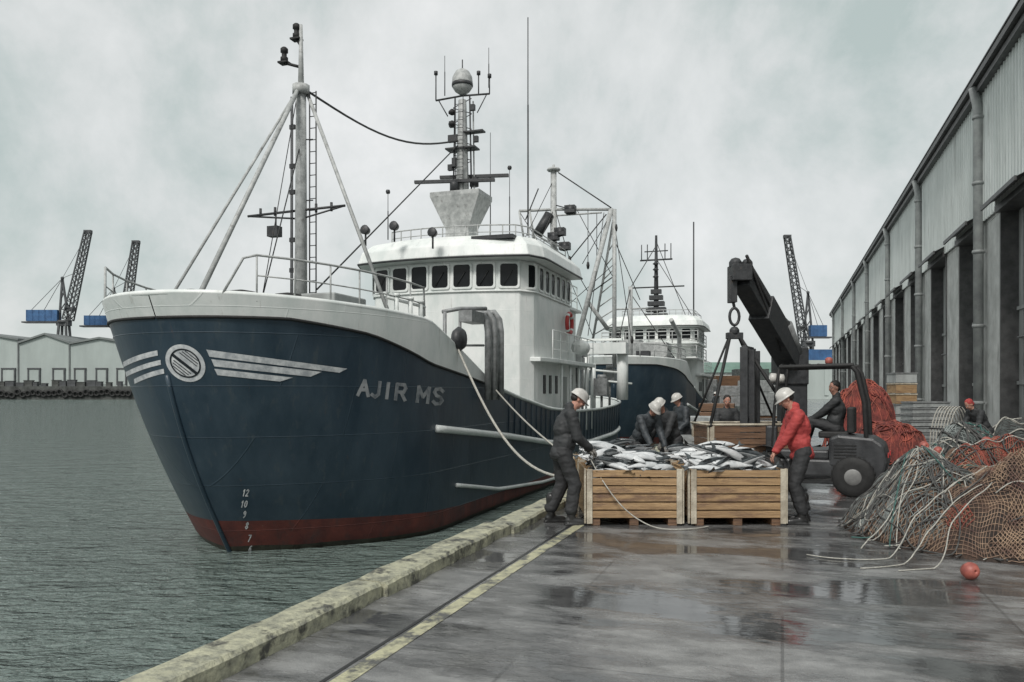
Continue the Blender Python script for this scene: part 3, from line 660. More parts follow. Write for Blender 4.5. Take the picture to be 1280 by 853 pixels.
def build_radar_mast(root):
    s = (27.7 - SY0) / DY; x = -s
    b = MB(); vs = [];
    for (w1, d1, z1) in ((.45, .5, 6.7), (.42, .5, 7.35), (.9, .75, 8.45), (.9, .75, 8.6)):
        vs += [(x - d1 + .2, -w1, z1), (x + d1, -w1, z1), (x + d1, w1, z1), (x - d1 + .2, w1, z1)]
    fs = [(0, 3, 2, 1), (12, 13, 14, 15)] + [(k * 4 + i, k * 4 + (i + 1) % 4, k * 4 + 4 + (i + 1) % 4, k * 4 + 4 + i) for k in range(3) for i in range(4)]
    b.add(vs, fs); b.tube([(x, 0, 8.5), (x, 0, 11.9)], .24, 10, r2=.14); b.tube([(x - .3, .35, 6.9), (x - .2, .32, 11.9)], .03, 6)
    mast = b.build('radar_mast', 'mast', root, bevel=.02)
    lt = MB()
    for k in range(12): z = 8.7 + k * .27; lt.tube([(x + .28, -.14, z), (x + .28, .14, z)], .012, 5); lt.tube([(x, -.34, z), (x, .34, z + .25)] if k % 2 else [(x, .34, z), (x, -.34, z + .25)], .016, 5)
    for t_ in (-.14, .14): lt.tube([(x + .28, t_, 8.6), (x + .28, t_, 11.9)], .015, 5)
    for t_ in (-.34, .34): lt.tube([(x, t_, 8.6), (x, t_ * .8, 12.0)], .028, 6)
    for z_, t_ in ((9.6, -.45), (10.5, .5), (11.1, -.4), (11.6, .38)): lt.box((x, t_, z_), (.14, .16, .2))
    lt.build('mast_lattice', 'dark', mast)
    for z, dx, ln in ((9.02, .35, 1.55), (9.32, -.35, 1.35)):
        r_ = MB(); r_.box((x + dx, -.15 if dx > 0 else .3, z), (.14, ln * 1.8, .1), Matrix.Rotation(R(12), 3, 'Z')); r_.lathe([(.16, -.35), (.16, -.08), (.1, 0)], (x + dx, -.15 if dx > 0 else .3, z), 12); r_.build('radar_scanner', 'dark', mast)
    b = MB(); b.box((x, 0, 10.2), (.5, 1.1, .05)); b.box((x, -.2, 9.75), (.25, .3, .3)); b.box((x, .45, 10.75), (.3, .7, .05)); b.box((x, -.35, 10.6), (.12, .35, .25)); b.build('mast_platform', 'dark', mast)
    b = MB(); b.tube([(x, -1.0, 12.0), (x, 0, 12.05), (x, 1.0, 12.0)], .035, 8); b.tube([(x, -.55, 11.4), (x, -.9, 12.0)], .02, 6); b.tube([(x, .55, 11.4), (x, .9, 12.0)], .02, 6)
    for t, h in ((-1.0, .9), (1.0, .55), (.6, .7)): b.tube([(x, t, 12.0), (x, t, 12.0 + h)], .022, 6); b.lathe([(.07, 0), (.07, .12)], (x, t, 12.0 + h), 8)
    b.build('mast_yard', 'dark', mast)
    b = MB(); b.lathe([(.12, -.1), (.26, 0), (.34, .12), (.36, .3), (.34, .5), (.24, .68), (.08, .78), (.02, .8)], (x, 0, 12.2), 16); b.build('satellite_dome', 'mast', mast)
    b = MB(); b.lathe([(.365, 0), (.37, .06), (.365, .12)], (x, 0, 12.36), 16); b.tube([(x, 0, 12.9), (x, 0, 13.3)], .02, 6); b.build('dome_band', 'dark', mast)
    for z in (11.35, 10.95):
        b = MB(); b.lathe([(.05, 0), (.13, .05), (.13, .12), (.05, .2)], (x + .2, -.3, z), 10); b.build('navigation_lamp', 'black', mast)
    for px, y0, y1, Y in ((485, 240, 300, 26.2), (613, 166, 300, 28), (637, 210, 300, 27), (660, 22, 295, 28.0), (556, 70, 120, 27.7), (611, 60, 110, 27.7)):
        a, c = SMI @ at(px, y1, Y), SMI @ at(px, y0, Y)
        b = MB(); b.tube([a, a.lerp(c, .6)], .028 if px == 660 else .018, 6); b.tube([a.lerp(c, .6), c], .02 if px == 660 else .011, 5)
        if px in (485, 637): b.lathe([(.06, -.06), (.08, 0), (.06, .06)], c, 8)
        b.build('whip_antenna', 'dark', root)
    # searchlights and horn on the wheelhouse roof
    for px, y, Y in ((457, 288, 25.2), (493, 283, 25.5), (541, 291, 25.0)):
        c = SMI @ at(px, y, Y); b = MB(); b.lathe([(.05, -.14), (.12, -.1), (.155, .08), (.13, .10)], c, 12, axis=(1, 0, .1)); b.tube([c, c - Vector((0, 0, .5))], .03, 6); b.build('searchlight', 'dark', root)
    b = MB(); b.box(SMI @ at(618, 298, 25.5), (.5, 1.4, .12)); b.build('liferaft_cradle', 'dark', root)

def build_aft_gear(root):
    L = lambda px, y, Y: SMI @ at(px, y, Y)
    b = MB(); top = L(692, 214, 38.6); base = Vector((top.x, top.y, .3)); b.tube([base, top], .24, 10, r2=.14); b.lathe([(.3, 0), (.34, .06), (.3, .12)], top, 10); b.lathe([(.06, 0), (.06, .3)], top, 8)
    b.tube([L(649, 264, 38.2), L(692, 262, 38.6), L(766, 262, 37.4)], .07, 8); b.tube([L(692, 270, 38.6), L(752, 266, 37.4)], .04, 6)
    b.tube([L(649, 264, 38.2), L(655, 300, 38.2)], .05, 6); b.tube([L(662, 264, 38.2), L(668, 300, 38.2)], .05, 6)
    mast = b.build('mizzen_mast', 'mast', root)
    b = MB(); b.tube([L(698, 216, 38.6), L(764, 260, 37.3)], .03, 6); b.tube([L(673, 236, 38.4), L(657, 275, 38.2)], .03, 6); b.tube([L(758, 268, 37.3), L(712, 325, 38)], .03, 6); b.tube([L(694, 262, 38.5), L(712, 325, 38)], .02, 6); b.tube([L(712, 325, 38), L(738, 370, 37.5)], .02, 6)
    b.tube([L(768, 300, 37.3), L(800, 375, 40)], .02, 6); b.tube([L(768, 345, 37.3), L(740, 365, 38)], .03, 6)
    for (xa, ya, Ya), (xb, yb, Yb) in (((692, 225, 38.6), (655, 300, 37)), ((692, 262, 38.6), (676, 300, 37)), ((766, 264, 37.3), (728, 330, 36.5)), ((766, 264, 37.3), (790, 430, 38)), ((755, 266, 37.4), (735, 420, 36.2)), ((735, 263, 38), (735, 330, 38)), ((712, 325, 38), (700, 372, 37)), ((692, 300, 38.6), (745, 430, 38)), ((768, 330, 37.3), (712, 380, 37)), ((746, 266, 37.5), (746, 330, 37.5)), ((722, 264, 38), (768, 350, 37.3)), ((650, 266, 38.2), (690, 330, 38.4))):
        b.tube([L(xa, ya, Ya), L(xb, yb, Yb)], .018, 5)
    for px, y, Y in ((735, 332, 38), (746, 333, 37.5), (790, 425, 38), (770, 285, 37.3), (712, 325, 38)): b.ball(L(px, y, Y), (.14, .08, .2), 8)
    b.build('rigging', 'wire', root)
    b = MB(); b.tube([L(768, 262, 37.3), L(768, 460, 37.3)], .10, 8)
    b.tube([L(764, 262, 37.3), L(722, 425, 36.5)], .12, 8); b.tube([L(768, 268, 37.5), L(741, 425, 38)], .06, 8)
    b.tube([L(733, 375, 36.8), L(760, 412, 37.2)], .10, 8)
    for k in range(9): y = 285 + k * 17; b.tube([L(768, y, 37.3), L(766 - (y - 262) * .16, y + 14, 37.8)], .03, 5)
    b.build('derrick', 'mast', root)
    b = MB(); b.tube([L(687, 268, 38.5), L(672, 293, 38.4)], .24, 10); b.build('rolled_sail', 'dark', root)
    for px, y in ((706, 308), (700, 290), (713, 262), (692, 296)):
        b = MB(); b.box(L(px, y, 38), (.4, .5, .35)); b.lathe([(.2, 0), (.24, .1)], L(px, y, 37.9), 10, axis=(1, 0, -.3)); b.tube([L(px, y, 38), L(692, y - 6, 38.6)], .03, 5); b.build('floodlight', 'dark', mast)
    # gallows and net drum on the working deck
    b = MB(); b.box(L(752, 436, 36), (.6, 2.3, .5)); b.tube([L(733, 441, 36), L(733, 500, 36)], .14, 8); b.tube([L(778, 430, 36), L(778, 500, 36)], .26, 8); b.tube([L(742, 455, 36), L(742, 520, 36)], .1, 8); b.box(L(752, 425, 36.2), (.3, 1.9, .1))
    b.tube([L(733, 462, 36), L(775, 466, 36)], .05, 6); b.tube([L(733, 474, 36), L(790, 480, 36)], .05, 6)
    b.build('gallows', 'white', root)
    b = MB(); b.lathe([(.95, -1.1), (.95, -1.0), (.5, -.98), (.5, .98), (.95, 1.0), (.95, 1.1)], (-23.5, 0, 1.35), 20, axis=(0, 1, 0)); b.build('net_drum', 'dark', root)
    for px, y, Y, sz in ((716, 470, 33, .5), (724, 455, 34, .4), (707, 478, 31.5, .45), (752, 484, 36, .6), (762, 470, 37, .5), (728, 440, 34.5, .35)):
        b = MB(); c_ = L(px, y, Y); b.box(c_, (sz, sz, sz * 1.3)); b.lathe([(sz * .3, 0), (sz * .35, .1), (sz * .3, .2)], c_ + Vector((0, 0, sz * .6)), 10); b.tube([c_, Vector((c_.x, c_.y, .3))], .06, 6); b.build('deck_fitting', 'mast' if sz < .5 else 'steel', root)
    b = MB(); b.tube([(-21.8, 2.2, .3), (-21.8, 2.2, 3.6)], .08, 8); b.tube([(-22.6, 1.6, .3), (-22.6, 1.6, 3.9)], .08, 8); b.box((-22.2, 1.9, 3.6), (1.2, 1.0, .12)); b.box((-21.6, 1.2, 2.2), (.5, .8, 1.4)); b.build('deck_winch', 'mast', root)
    rail(root, [(-s_, 2.6, 5.12) for s_ in (17.9, 18.6, 19.3, 20.2)], .9, 'aft_railing', .025, 2, 1)

ship = empty('fishing_trawler', SO, SROT, 'large navy blue and white fishing trawler with red waterline moored nearest along the quay', 'trawler', 'trawlers moored along the quay')
hull = build_hull(ship)
build_wheelhouse(ship); build_foremast(ship); build_bow_gear(ship); build_radar_mast(ship); build_aft_gear(ship)
# painted marks on the bow, laid on the hull surface
bvh = BVHTree.FromPolygons([SM @ v.co for v in hull.data.vertices], [tuple(p.vertices) for p in hull.data.polygons])
EYE = Vector((0, 0, CH))
def onhull(px, y, off=.008):
    d = (at(px, y, 1.0) - EYE).normalized(); hit, nrm, _, _ = bvh.ray_cast(EYE, d)
    if hit is None: return None
    if nrm.dot(d) > 0: nrm = -nrm
    return SMI @ (hit + nrm * off)
def decal_quad(b, c, nu=12, nv=2, off=.008):
    rows = []
    for i in range(nu + 1):
        row = []
        for j in range(nv + 1):
            a, v = i / nu, j / nv
            p = (Vector(c[0]) * (1 - a) + Vector(c[1]) * a) * (1 - v) + (Vector(c[3]) * (1 - a) + Vector(c[2]) * a) * v
            row.append(onhull(p.x, p.y, off))
        rows.append(row)
    for i in range(nu):
        for j in range(nv):
            q4 = (rows[i][j], rows[i + 1][j], rows[i + 1][j + 1], rows[i][j + 1])
            if all(x is not None for x in q4): b.add(q4, [(0, 1, 2, 3)])
for c in (((258, 437), (434, 461), (424, 466), (262, 446)), ((264, 449), (402, 465), (388, 471), (268, 458)), ((268, 461), (366, 472), (350, 477), (272, 469))):
    b = MB(); decal_quad(b, c, 24, 2); b.build('bow_stripe', 'decal', ship)
def arc_stripe(p0, p1, p2, wd):
    b = MB(); n = 12; pts = []
    for i in range(n + 1):
        t = i / n; pts.append(Vector(p0) * (1 - t) ** 2 + Vector(p1) * 2 * t * (1 - t) + Vector(p2) * t * t)
    for a, c in zip(pts, pts[1:]): decal_quad(b, (a, c, c + Vector((.7, wd)), a + Vector((.7, wd))), 2, 2)
    b.build('bow_stripe', 'decal', ship)
arc_stripe((148, 457), (165, 444), (197, 438), 6.5); arc_stripe((156, 466), (176, 455), (201, 450), 6); arc_stripe((168, 474), (185, 465), (205, 461), 6)
def ell(b, cx, cy, ra, rb, ang, r0, r1, n=40, off=.008, clip=None):
    ca, sa = math.cos(ang), math.sin(ang)
    def P(q_, k): x, y = ra * k * math.cos(q_), rb * k * math.sin(q_); return onhull(cx + x * ca - y * sa, cy + x * sa + y * ca, off)
    for i in range(n):
        a0, a1 = 2 * math.pi * i / n, 2 * math.pi * (i + 1) / n
        steps = 4
        for k in range(steps):
            k0 = r0 + (r1 - r0) * k / steps; k1 = r0 + (r1 - r0) * (k + 1) / steps
            q4 = [P(a0, k0), P(a1, k0), P(a1, k1), P(a0, k1)]
            if all(x is not None for x in q4): b.add(q4, [(0, 1, 2, 3)] if k0 > 0 else [(0, 2, 3)])
EA = R(38)
b = MB(); ell(b, 232, 454, 27, 21, EA, .0, 1.0, off=.009); em = b.build('emblem', 'decal', ship)
b = MB(); ell(b, 232, 454, 27, 21, EA, .70, .78, off=.014)
decal_quad(b, ((216, 441), (248, 466), (246, 469), (214, 444)), 10, 1, .014)
for k in (-12, -9, -6, 6, 9, 12):
    l = 15 * (1 - (abs(k) / 16) ** 2) ** .5; c, s_ = math.cos(EA), math.sin(EA)
    p = Vector((232 - s_ * k, 454 + c * k)); a, e_ = p - Vector((c, s_)) * l, p + Vector((c, s_)) * l; w_ = Vector((-s_, c)) * .5
    decal_quad(b, (a - w_, e_ - w_, e_ + w_, a + w_), 8, 1, .014)
b.build('emblem_line', 'decaldark', em)
GL = {'A': [[(0, 0), (.5, 1), (1, 0)], [(.2, .38), (.8, .38)]], 'J': [[(.8, 1), (.8, .2), (.5, 0), (.15, .15)]], 'I': [[(.5, 0), (.5, 1)]],
      'R': [[(0, 0), (0, 1), (.7, 1), (.85, .78), (.7, .52), (0, .5)], [(.45, .5), (.9, 0)]], 'M': [[(0, 0), (0, 1), (.5, .35), (1, 1), (1, 0)]],
      'S': [[(.9, .85), (.6, 1), (.2, .95), (.08, .75), (.3, .55), (.7, .45), (.9, .25), (.7, .05), (.3, 0), (.05, .15)]],
      '1': [[(.3, .75), (.6, 1), (.6, 0)]], '2': [[(.1, .8), (.4, 1), (.8, .85), (.75, .6), (.1, 0), (.9, 0)]], '0': [[(.5, 0), (.15, .25), (.15, .75), (.5, 1), (.85, .75), (.85, .25), (.5, 0)]],
      '9': [[(.8, .6), (.4, .5), (.15, .75), (.45, 1), (.8, .8), (.8, .3), (.4, 0)]], '8': [[(.5, .52), (.15, .75), (.5, 1), (.85, .75), (.5, .52), (.1, .25), (.5, 0), (.9, .25), (.5, .52)]],
      '7': [[(.1, 1), (.9, 1), (.4, 0)]], '6': [[(.8, .95), (.4, .8), (.15, .35), (.4, 0), (.8, .2), (.7, .5), (.25, .45)]], '4': [[(.7, 0), (.7, 1), (.1, .3), (.95, .3)]], ' ': []}
def letter(b, ch, x, y, w_, h, wd, skew=.15, drop=0, off=.008):
    for st in GL[ch]:
        P = [Vector((x + a * w_ + c * h * skew, y - c * h + a * w_ * drop)) for a, c in st]
        for a, c in zip(P, P[1:]):
            d = (c - a)
            if d.length < .01: continue
            n_ = Vector((-d.y, d.x)).normalized() * wd / 2; e_ = d.normalized() * wd * .3
            decal_quad(b, (a - n_ - e_, c - n_ + e_, c + n_ + e_, a + n_ - e_), 4, 1, off)
for i, (ch, x) in enumerate(zip('AJIRMS', (447, 462, 479, 494, 521, 540))):
    b = MB(); letter(b, ch, x, 494 + (x - 447) * .115, 13 if ch != 'I' else 8, 19, 4.2, .12, .1); b.build('name_letter', 'faded', ship)
for i, (tx, x, y) in enumerate((('12', 302, 620), ('10', 300, 634), ('9', 303, 647), ('8', 306, 661), ('7', 309, 677), ('6', 310, 690))):
    b = MB()
    for j, ch in enumerate(tx): letter(b, ch, x + j * 4.6, y, 3.6, 8, 1.3, .25, 0)
    b.build('draught_mark', 'decal', ship)

# second trawler astern of the first
S2 = Vector(((766 - 640) / FPX * 46.5, 46.5, 0)); 
ship2 = empty('fishing_trawler', S2, SROT, 'smaller looking navy and white trawler moored farther off behind the crates and first trawler', 'trawler', 'trawlers moored along the quay')
build_hull(ship2); build_wheelhouse(ship2, False)
def hp2(r, side, dz=0): z = max(lin(RAIL, r), sheer(r)); p = hullpt(r, z, side); return Vector((p.x, p.y * .97, z + dz))
rail(ship2, [hp2(r, 1) for r in (.4, 1, 1.8, 2.8, 3.8, 4.5)], .7, 'bow_railing', .03, 1, 1, 'mast')
b = MB(); x = -14.8
for k in range(5): b.box((x, 0, 7.0 + k * .42), (.9 - k * .13, 1.5 - k * .2, .3))
b.tube([(x, 0, 6.7), (x, 0, 12.6)], .2, 8, r2=.08); b.tube([(x, -1.1, 10.9), (x, 1.1, 10.9)], .06, 6); b.tube([(x, -1.7, 9.0), (x, 1.9, 9.0)], .05, 6); b.tube([(x, -.8, 11.5), (x, .8, 11.5)], .04, 6)
for t in (-1.0, -.6, .6, 1.0): b.tube([(x, t, 10.9), (x, t, 12.0)], .035, 5)
for z in (9.6, 10.1, 10.5): b.lathe([(.1, 0), (.22, .08), (.1, .2)], (x + .2, 0, z), 10)
b.build('radar_mast', 'dark', ship2)
b = MB(); b.tube([(-14, 2.6, 6.7), (-14, 2.6, 13.2)], .05, 6); b.build('whip_antenna', 'dark', ship2)
b = MB(); b.tube([(-5, 0, 2.5), (-5, 0, 7.8)], .13, 8); b.tube([(-5, -1, 6.5), (-5, 1, 6.5)], .05, 6); b.build('foremast', 'mast', ship2)
for z_, s0_, s1_ in ((4.9, 11.6, 17.5), (3.9, 10.8, 17.5)):
    b = MB(); b.box((-(s0_ + s1_) / 2, 0, z_), (s1_ - s0_, 6.3, .1)); b.build('bridge_deck', 'white', ship2)
    rail(ship2, [(-s1_, 3.1, z_), (-(s0_ + s1_) / 2, 3.1, z_), (-s0_, 3.1, z_), (-s0_, 1.5, z_), (-s0_, 0, z_), (-s0_, -1.5, z_), (-s0_, -3.1, z_)], .75, 'deck_railing', .035, 2, 1, 'mast')
b = MB(); b.box((-8.6, .4, 3.2), (2.4, 2.6, 3.0)); b.box((-8.2, -.6, 4.3), (1.4, 1.4, 1.2)); b.tube([(-9.5, 2.2, 1), (-9.5, 2.2, 5.2), (-7.2, 2.0, 6.0)], .14, 8); b.build('deck_house', 'mast', ship2, bevel=.03)
b = MB()
for t_, z_, ln in ((2.4, 2.7, .5), (1.0, 2.9, .7), (-.8, 2.8, .6)): b.box((-3.4, t_, z_ + .6), (.7, ln, ln * 1.3))
b.build('deck_fitting', 'dark', ship2)
b = MB(); b.tube([(-5, 0, 7.7), (-14.6, 0, 11.8)], .03, 5); b.tube([(-5, 0, 7.7), (-.6, 0, 3.6)], .03, 5); b.tube([(-5, 0, 7.4), (-6.5, 2.6, 3.2)], .025, 5); b.tube([(-14.8, 0, 12.2), (-18, 2.4, 5.2)], .025, 5); b.tube([(-14.8, 0, 11.0), (-12.6, 2.6, 6.8)], .025, 5); b.build('rigging', 'wire', ship2)
ship2.scale = (1.14, 1.14, 1.12); ship2.location.z = -.1

# mooring lines and bollard
bo = empty('bollard', q(13.6, -3.1, 0), RQ, 'squat dark mooring bollard at the kerb behind the man in dark clothes', 'bollard')
b = MB(); b.lathe([(.22, 0), (.22, .03), (.13, .06), (.11, .25), (.17, .31), (.2, .36), (.17, .41), (.05, .43)], (0, 0, 0), 18); b.build('bollard_post', 'dark', bo)
def rope(p0, p1, sag, r, mat='rope', n=24):
    p0 = Vector(p0); p1 = Vector(p1)
    return [p0.lerp(p1, k / n) - Vector((0, 0, sag * math.sin(math.pi * k / n))) for k in range(n + 1)]
BP = q(13.6, -3.1, .3)
A0 = SM @ hullpt(6.1, lin(RAIL, 6.1), 1)
b = MB(); b.tube(rope(A0, BP, 1.0, .03), .028, 8); tag(b.build('mooring_rope', 'rope'), 'slack pale mooring rope hanging in a curve from the white bulwark', 'rope', 'mooring ropes')
A1 = SM @ hullpt(8.4, lin(RAIL, 8.4), 1)
b = MB(); b.tube(rope(A1, BP + Vector((0, 0, .05)), .15, .02), .02, 8); tag(b.build('mooring_rope', 'rope'), 'taut thin mooring rope running straighter than the slack one', 'rope', 'mooring ropes')

# ------------------------------------------------------------------ far shore: sheds, cranes, tyres
def shed(px0, px1, pk, Y, ye, yp, label):
    x0, x1 = (px0 - 640) / FPX * Y, (px1 - 640) / FPX * Y; xp = (pk - 640) / FPX * Y
    z0 = 4.1; ze = CH + (HOR - ye) / FPX * Y; zp = CH + (HOR - yp) / FPX * Y
    r_ = empty('harbour_shed', ((x0 + x1) / 2, Y, z0), 0, label, 'shed', 'gabled sheds across the water')
    cx = (x0 + x1) / 2; b = MB(); dp = 60
    P = [(x0 - cx, 0), (x1 - cx, 0), (x1 - cx, ze - z0), (xp - cx, zp - z0), (x0 - cx, ze - z0)]
    b.add([(x, 0, z) for x, z in P] + [(x, dp, z) for x, z in P], [(0, 1, 2, 3, 4), (9, 8, 7, 6, 5), (0, 5, 6, 1), (1, 6, 7, 2), (4, 9, 5, 0)]); wl_ = b.build('wall', 'farwall', r_)
    b = MB()
    for (a, c) in ((4, 3), (3, 2)):
        (xa, za), (xc, zc) = P[a], P[c]
        b.add([(xa, -1, za + .1), (xc, -1, zc + .1), (xc, dp, zc + .1), (xa, dp, za + .1), (xa, -1, za + .9), (xc, -1, zc + .9), (xc, dp, zc + .9), (xa, dp, za + .9)], [(0, 1, 2, 3), (7, 6, 5, 4), (0, 4, 5, 1), (3, 2, 6, 7), (0, 3, 7, 4), (1, 5, 6, 2)])
    b.build('roof', 'farroof', r_)
    b = MB(); b.box((x1 - cx - .3, -.25, (ze - z0) / 2), (.5, .5, ze - z0)); b.build('downpipe', 'farroof', r_)
    return r_, cx
Yf = 345
sheds = [shed(-60, 24, -20, Yf, 426, 418, 'leftmost pale gabled shed across the water, cut by the picture edge'), shed(24, 88, 57, Yf, 430, 419, 'pale gabled shed across the water below the taller blue crane'),
         shed(88, 165, 125, Yf, 431, 424, 'pale gabled shed across the water closest to the blue trawler bow')]
for i, (a, c) in enumerate(((3, 19), (36, 50), (67, 81), (94, 107), (121, 134), (147, 158))):
    k = 0 if a < 24 else 1 if a < 88 else 2; r_, cx = sheds[k]
    xm = ((a + c) / 2 - 640) / FPX * Yf - cx; wd = (c - a) / FPX * Yf; zb, zt = CH + (HOR - 481) / FPX * Yf - 4.1, CH + (HOR - 461) / FPX * Yf - 4.1
    b = MB(); b.box((xm, -.15, (zb + zt) / 2), (wd, .3, zt - zb)); d = b.build('door', 'farwall', r_)
    b = MB()
    for sx in (-1, 1): b.box((xm + sx * wd / 2, -.3, (zb + zt) / 2), (.6, .5, zt - zb + .4))
    b.box((xm, -.3, zt), (wd + .8, .55, .6)); b.build('door_frame', 'cranesteel', d)
for i in range(26):
    px = -4 + i * 6.6; x = (px - 640) / FPX * 329.7
    b = MB(); b.tube([(1.05 * math.cos(a), 0, 1.05 * math.sin(a)) for a in [k * math.pi / 8 for k in range(16)]], .42, 6, closed=True)
    o = b.build('tyre', 'black'); o.location = (x, 329.4, 1.2 + rnd.uniform(-.8, .8)); tag(o, 'black fender tyre hanging on the far quay wall', 'tyre', 'fender tyres on the far quay')
for i in range(14):
    px = 2 + i * 11.3 + rnd.uniform(-3, 3); x = (px - 640) / FPX * 334; wd, ht = rnd.uniform(1.5, 3.6), rnd.uniform(1, 2.6)
    b = MB(); b.box((0, 0, ht / 2), (wd, 1.8, ht)); b.box((0, 0, ht + .1), (wd + .3, 2.1, .2)); b.box((0, -.95, ht / 2), (wd * .9, .1, .2))
    o = b.build('cargo_box', 'cranesteel' if i % 3 else 'farstone'); o.location = (x, 334, 4.1); tag(o, 'dark cargo box standing on the far quay edge', 'box', 'cargo boxes on the far quay')

def lattice(b, a, c, wd, n, r=.25):
    a = Vector(a); c = Vector(c); d = (c - a); ax = d.normalized(); s1 = Vector((0, 1, 0)); s2 = ax.cross(s1).normalized()
    prevp = None
    for i in range(n + 1):
        t = i / n; w_ = wd * (1 - .35 * t); p = a + d * t
        cs = [p + s1 * w_ * i1 + s2 * w_ * i2 for i1, i2 in ((-.5, -.5), (.5, -.5), (.5, .5), (-.5, .5))]
        for k in range(4): b.bar(cs[k], cs[(k + 1) % 4], r * .6)
        if prevp:
            for k in range(4): b.bar(prevp[k], cs[k], r); b.bar(prevp[k], cs[(k + 1) % 4], r * .6)
        prevp = cs
def harbour_crane(Y, pb, yb, tip, apex, house, label, zb=4.1):
    P = lambda px, y, dy=0: at(px, y, Y + dy) - Vector((base.x, base.y, base.z))
    bx = (pb - 640) / FPX * Y; base = Vector((bx, Y, zb)); k = Y / FPX
    r_ = empty('harbour_crane', base, 0, label, 'crane', 'harbour cranes')
    zt = CH + (HOR - yb) * k - zb
    b = MB(); w_ = 9 * k
    for sx in (-1, 1):
        for sy in (-1, 1): b.bar((sx * w_, sy * w_ * .8, 0), (sx * w_ * .45, sy * w_ * .4, zt), 2.4 * k)
    b.bar((-w_ * .7, 0, zt * .5), (w_ * .7, 0, zt * .5), 1.5 * k); b.lathe([(7 * k, -2 * k), (7 * k, 1 * k)], (0, 0, zt), 12); b.build('portal', 'cranesteel', r_)
    b = MB(); hx0, hy0, hx1, hy1 = house; a, c = P(hx0, hy0), P(hx1, hy1)
    b.box((a + c) / 2, (abs(c.x - a.x), 10 * k, abs(a.z - c.z))); 
    for i in range(5): b.box(((a.x * (5 - i) + c.x * i) / 5, -5.2 * k, (a.z + c.z) / 2), (.8 * k, .5 * k, abs(a.z - c.z)))
    b.build('machinery_house', 'bluepaint', r_)
    b = MB(); b.box(Vector(((a.x + c.x) / 2, 0, min(a.z, c.z) - 1.2 * k)), (abs(c.x - a.x) + 12 * k, 11 * k, 1.8 * k)); b.build('platform', 'cranesteel', r_)
    b = MB(); ap = P(*apex); bt = P(pb, yb)
    for dx in (-6, 6): b.bar(bt + Vector((dx * k, 0, 0)), ap, 2.1 * k)
    for f in (.25, .5, .75): b.bar((bt + Vector((-6 * k, 0, 0))).lerp(ap, f), (bt + Vector((6 * k, 0, 0))).lerp(ap, min(1, f + .2)), 1.1 * k)
    b.box(bt + Vector((0, 0, -2 * k)), (15 * k, 9 * k, 7 * k))
    b.bar(P(pb + 5, yb - 15), P(pb - 4, yb - 15), 1 * k); b.ball(ap, 2.2 * k, 8); b.build('tower', 'cranesteel', r_)
    b = MB(); tp = P(*tip); jb = P(pb + (5 if tip[0] > pb else -5), yb - 2)
    lattice(b, jb, tp, 9.5 * k, 15, 1.35 * k); b.box(tp, (9 * k, 5 * k, 4 * k)); b.box(jb.lerp(tp, .12), (10 * k, 6 * k, 5 * k)); b.build('jib', 'cranesteel', r_)
    b = MB(); b.bar(ap, jb.lerp(tp, .55), .5 * k); b.bar(ap, jb.lerp(tp, .98), .4 * k); b.bar(ap, P(hx0 + 3 if hx0 < pb else hx1 - 3, hy0), .5 * k); b.bar(ap, P((hx0 + hx1) / 2, hy0), .5 * k); b.build('stay_cable', 'cranesteel', r_)
harbour_crane(362, 80, 402, (110, 290), (78, 348), (36, 388, 74, 402), 'taller harbour crane with blue machinery house, leftmost over the sheds')
harbour_crane(380, 150, 408, (170, 303), (142, 361), (108, 395, 140, 407), 'harbour crane partly hidden by the trawler bow')
harbour_crane(250, 1010, 428, (984, 296), (1010, 366), (1012, 407, 1032, 421), 'pale harbour crane rising beyond the end of the warehouse', 0)
b = MB(); b.box((0, 0, 1.4), (8, 2.6, 2.8)); 
for i in range(14): b.box((-3.8 + i * .585, -1.33, 1.4), (.2, .1, 2.5))
o = b.build('shipping_container', 'bluepaint'); o.location = gr(1027, 205, 9.8 - .0) ; tag(o, 'pale blue container on stack beyond the forklift roof', 'container')
b = MB(); b.box((0, 0, 4.9), (10, 6, 9.8)); b.box((0, -3.1, 4.9), (1, .3, 8)); o = b.build('site_office', 'farwall'); o.location = gr(1027, 205, 0); o.location.z = 0; tag(o, 'plain pale site building carrying the blue container', 'building')
# shed with green roof and quay-side clutter beyond the lifted crate
gs = empty('green_roof_shed', gr(925, 190), 0, 'low distant shed with a dull green roof seen through the sling', 'shed')
b = MB(); b.box((0, 5, 3.2), (17, 10, 6.4)); b.build('wall', 'concrete', gs)
b = MB(); b.add([(-9, -.6, 6.4), (9, -.6, 6.4), (9, 5, 9), (-9, 5, 9), (9, 10.6, 6.4), (-9, 10.6, 6.4)], [(0, 1, 2, 3), (3, 2, 4, 5), (0, 5, 4, 1), (0, 3, 5), (1, 4, 2)]); b.build('roof', 'greenroof', gs)
for k in range(4): b = MB(); b.box((-6 + k * 4, -.1, 2), (2.2, .3, 4)); b.build('door', 'doorpaint', gs)

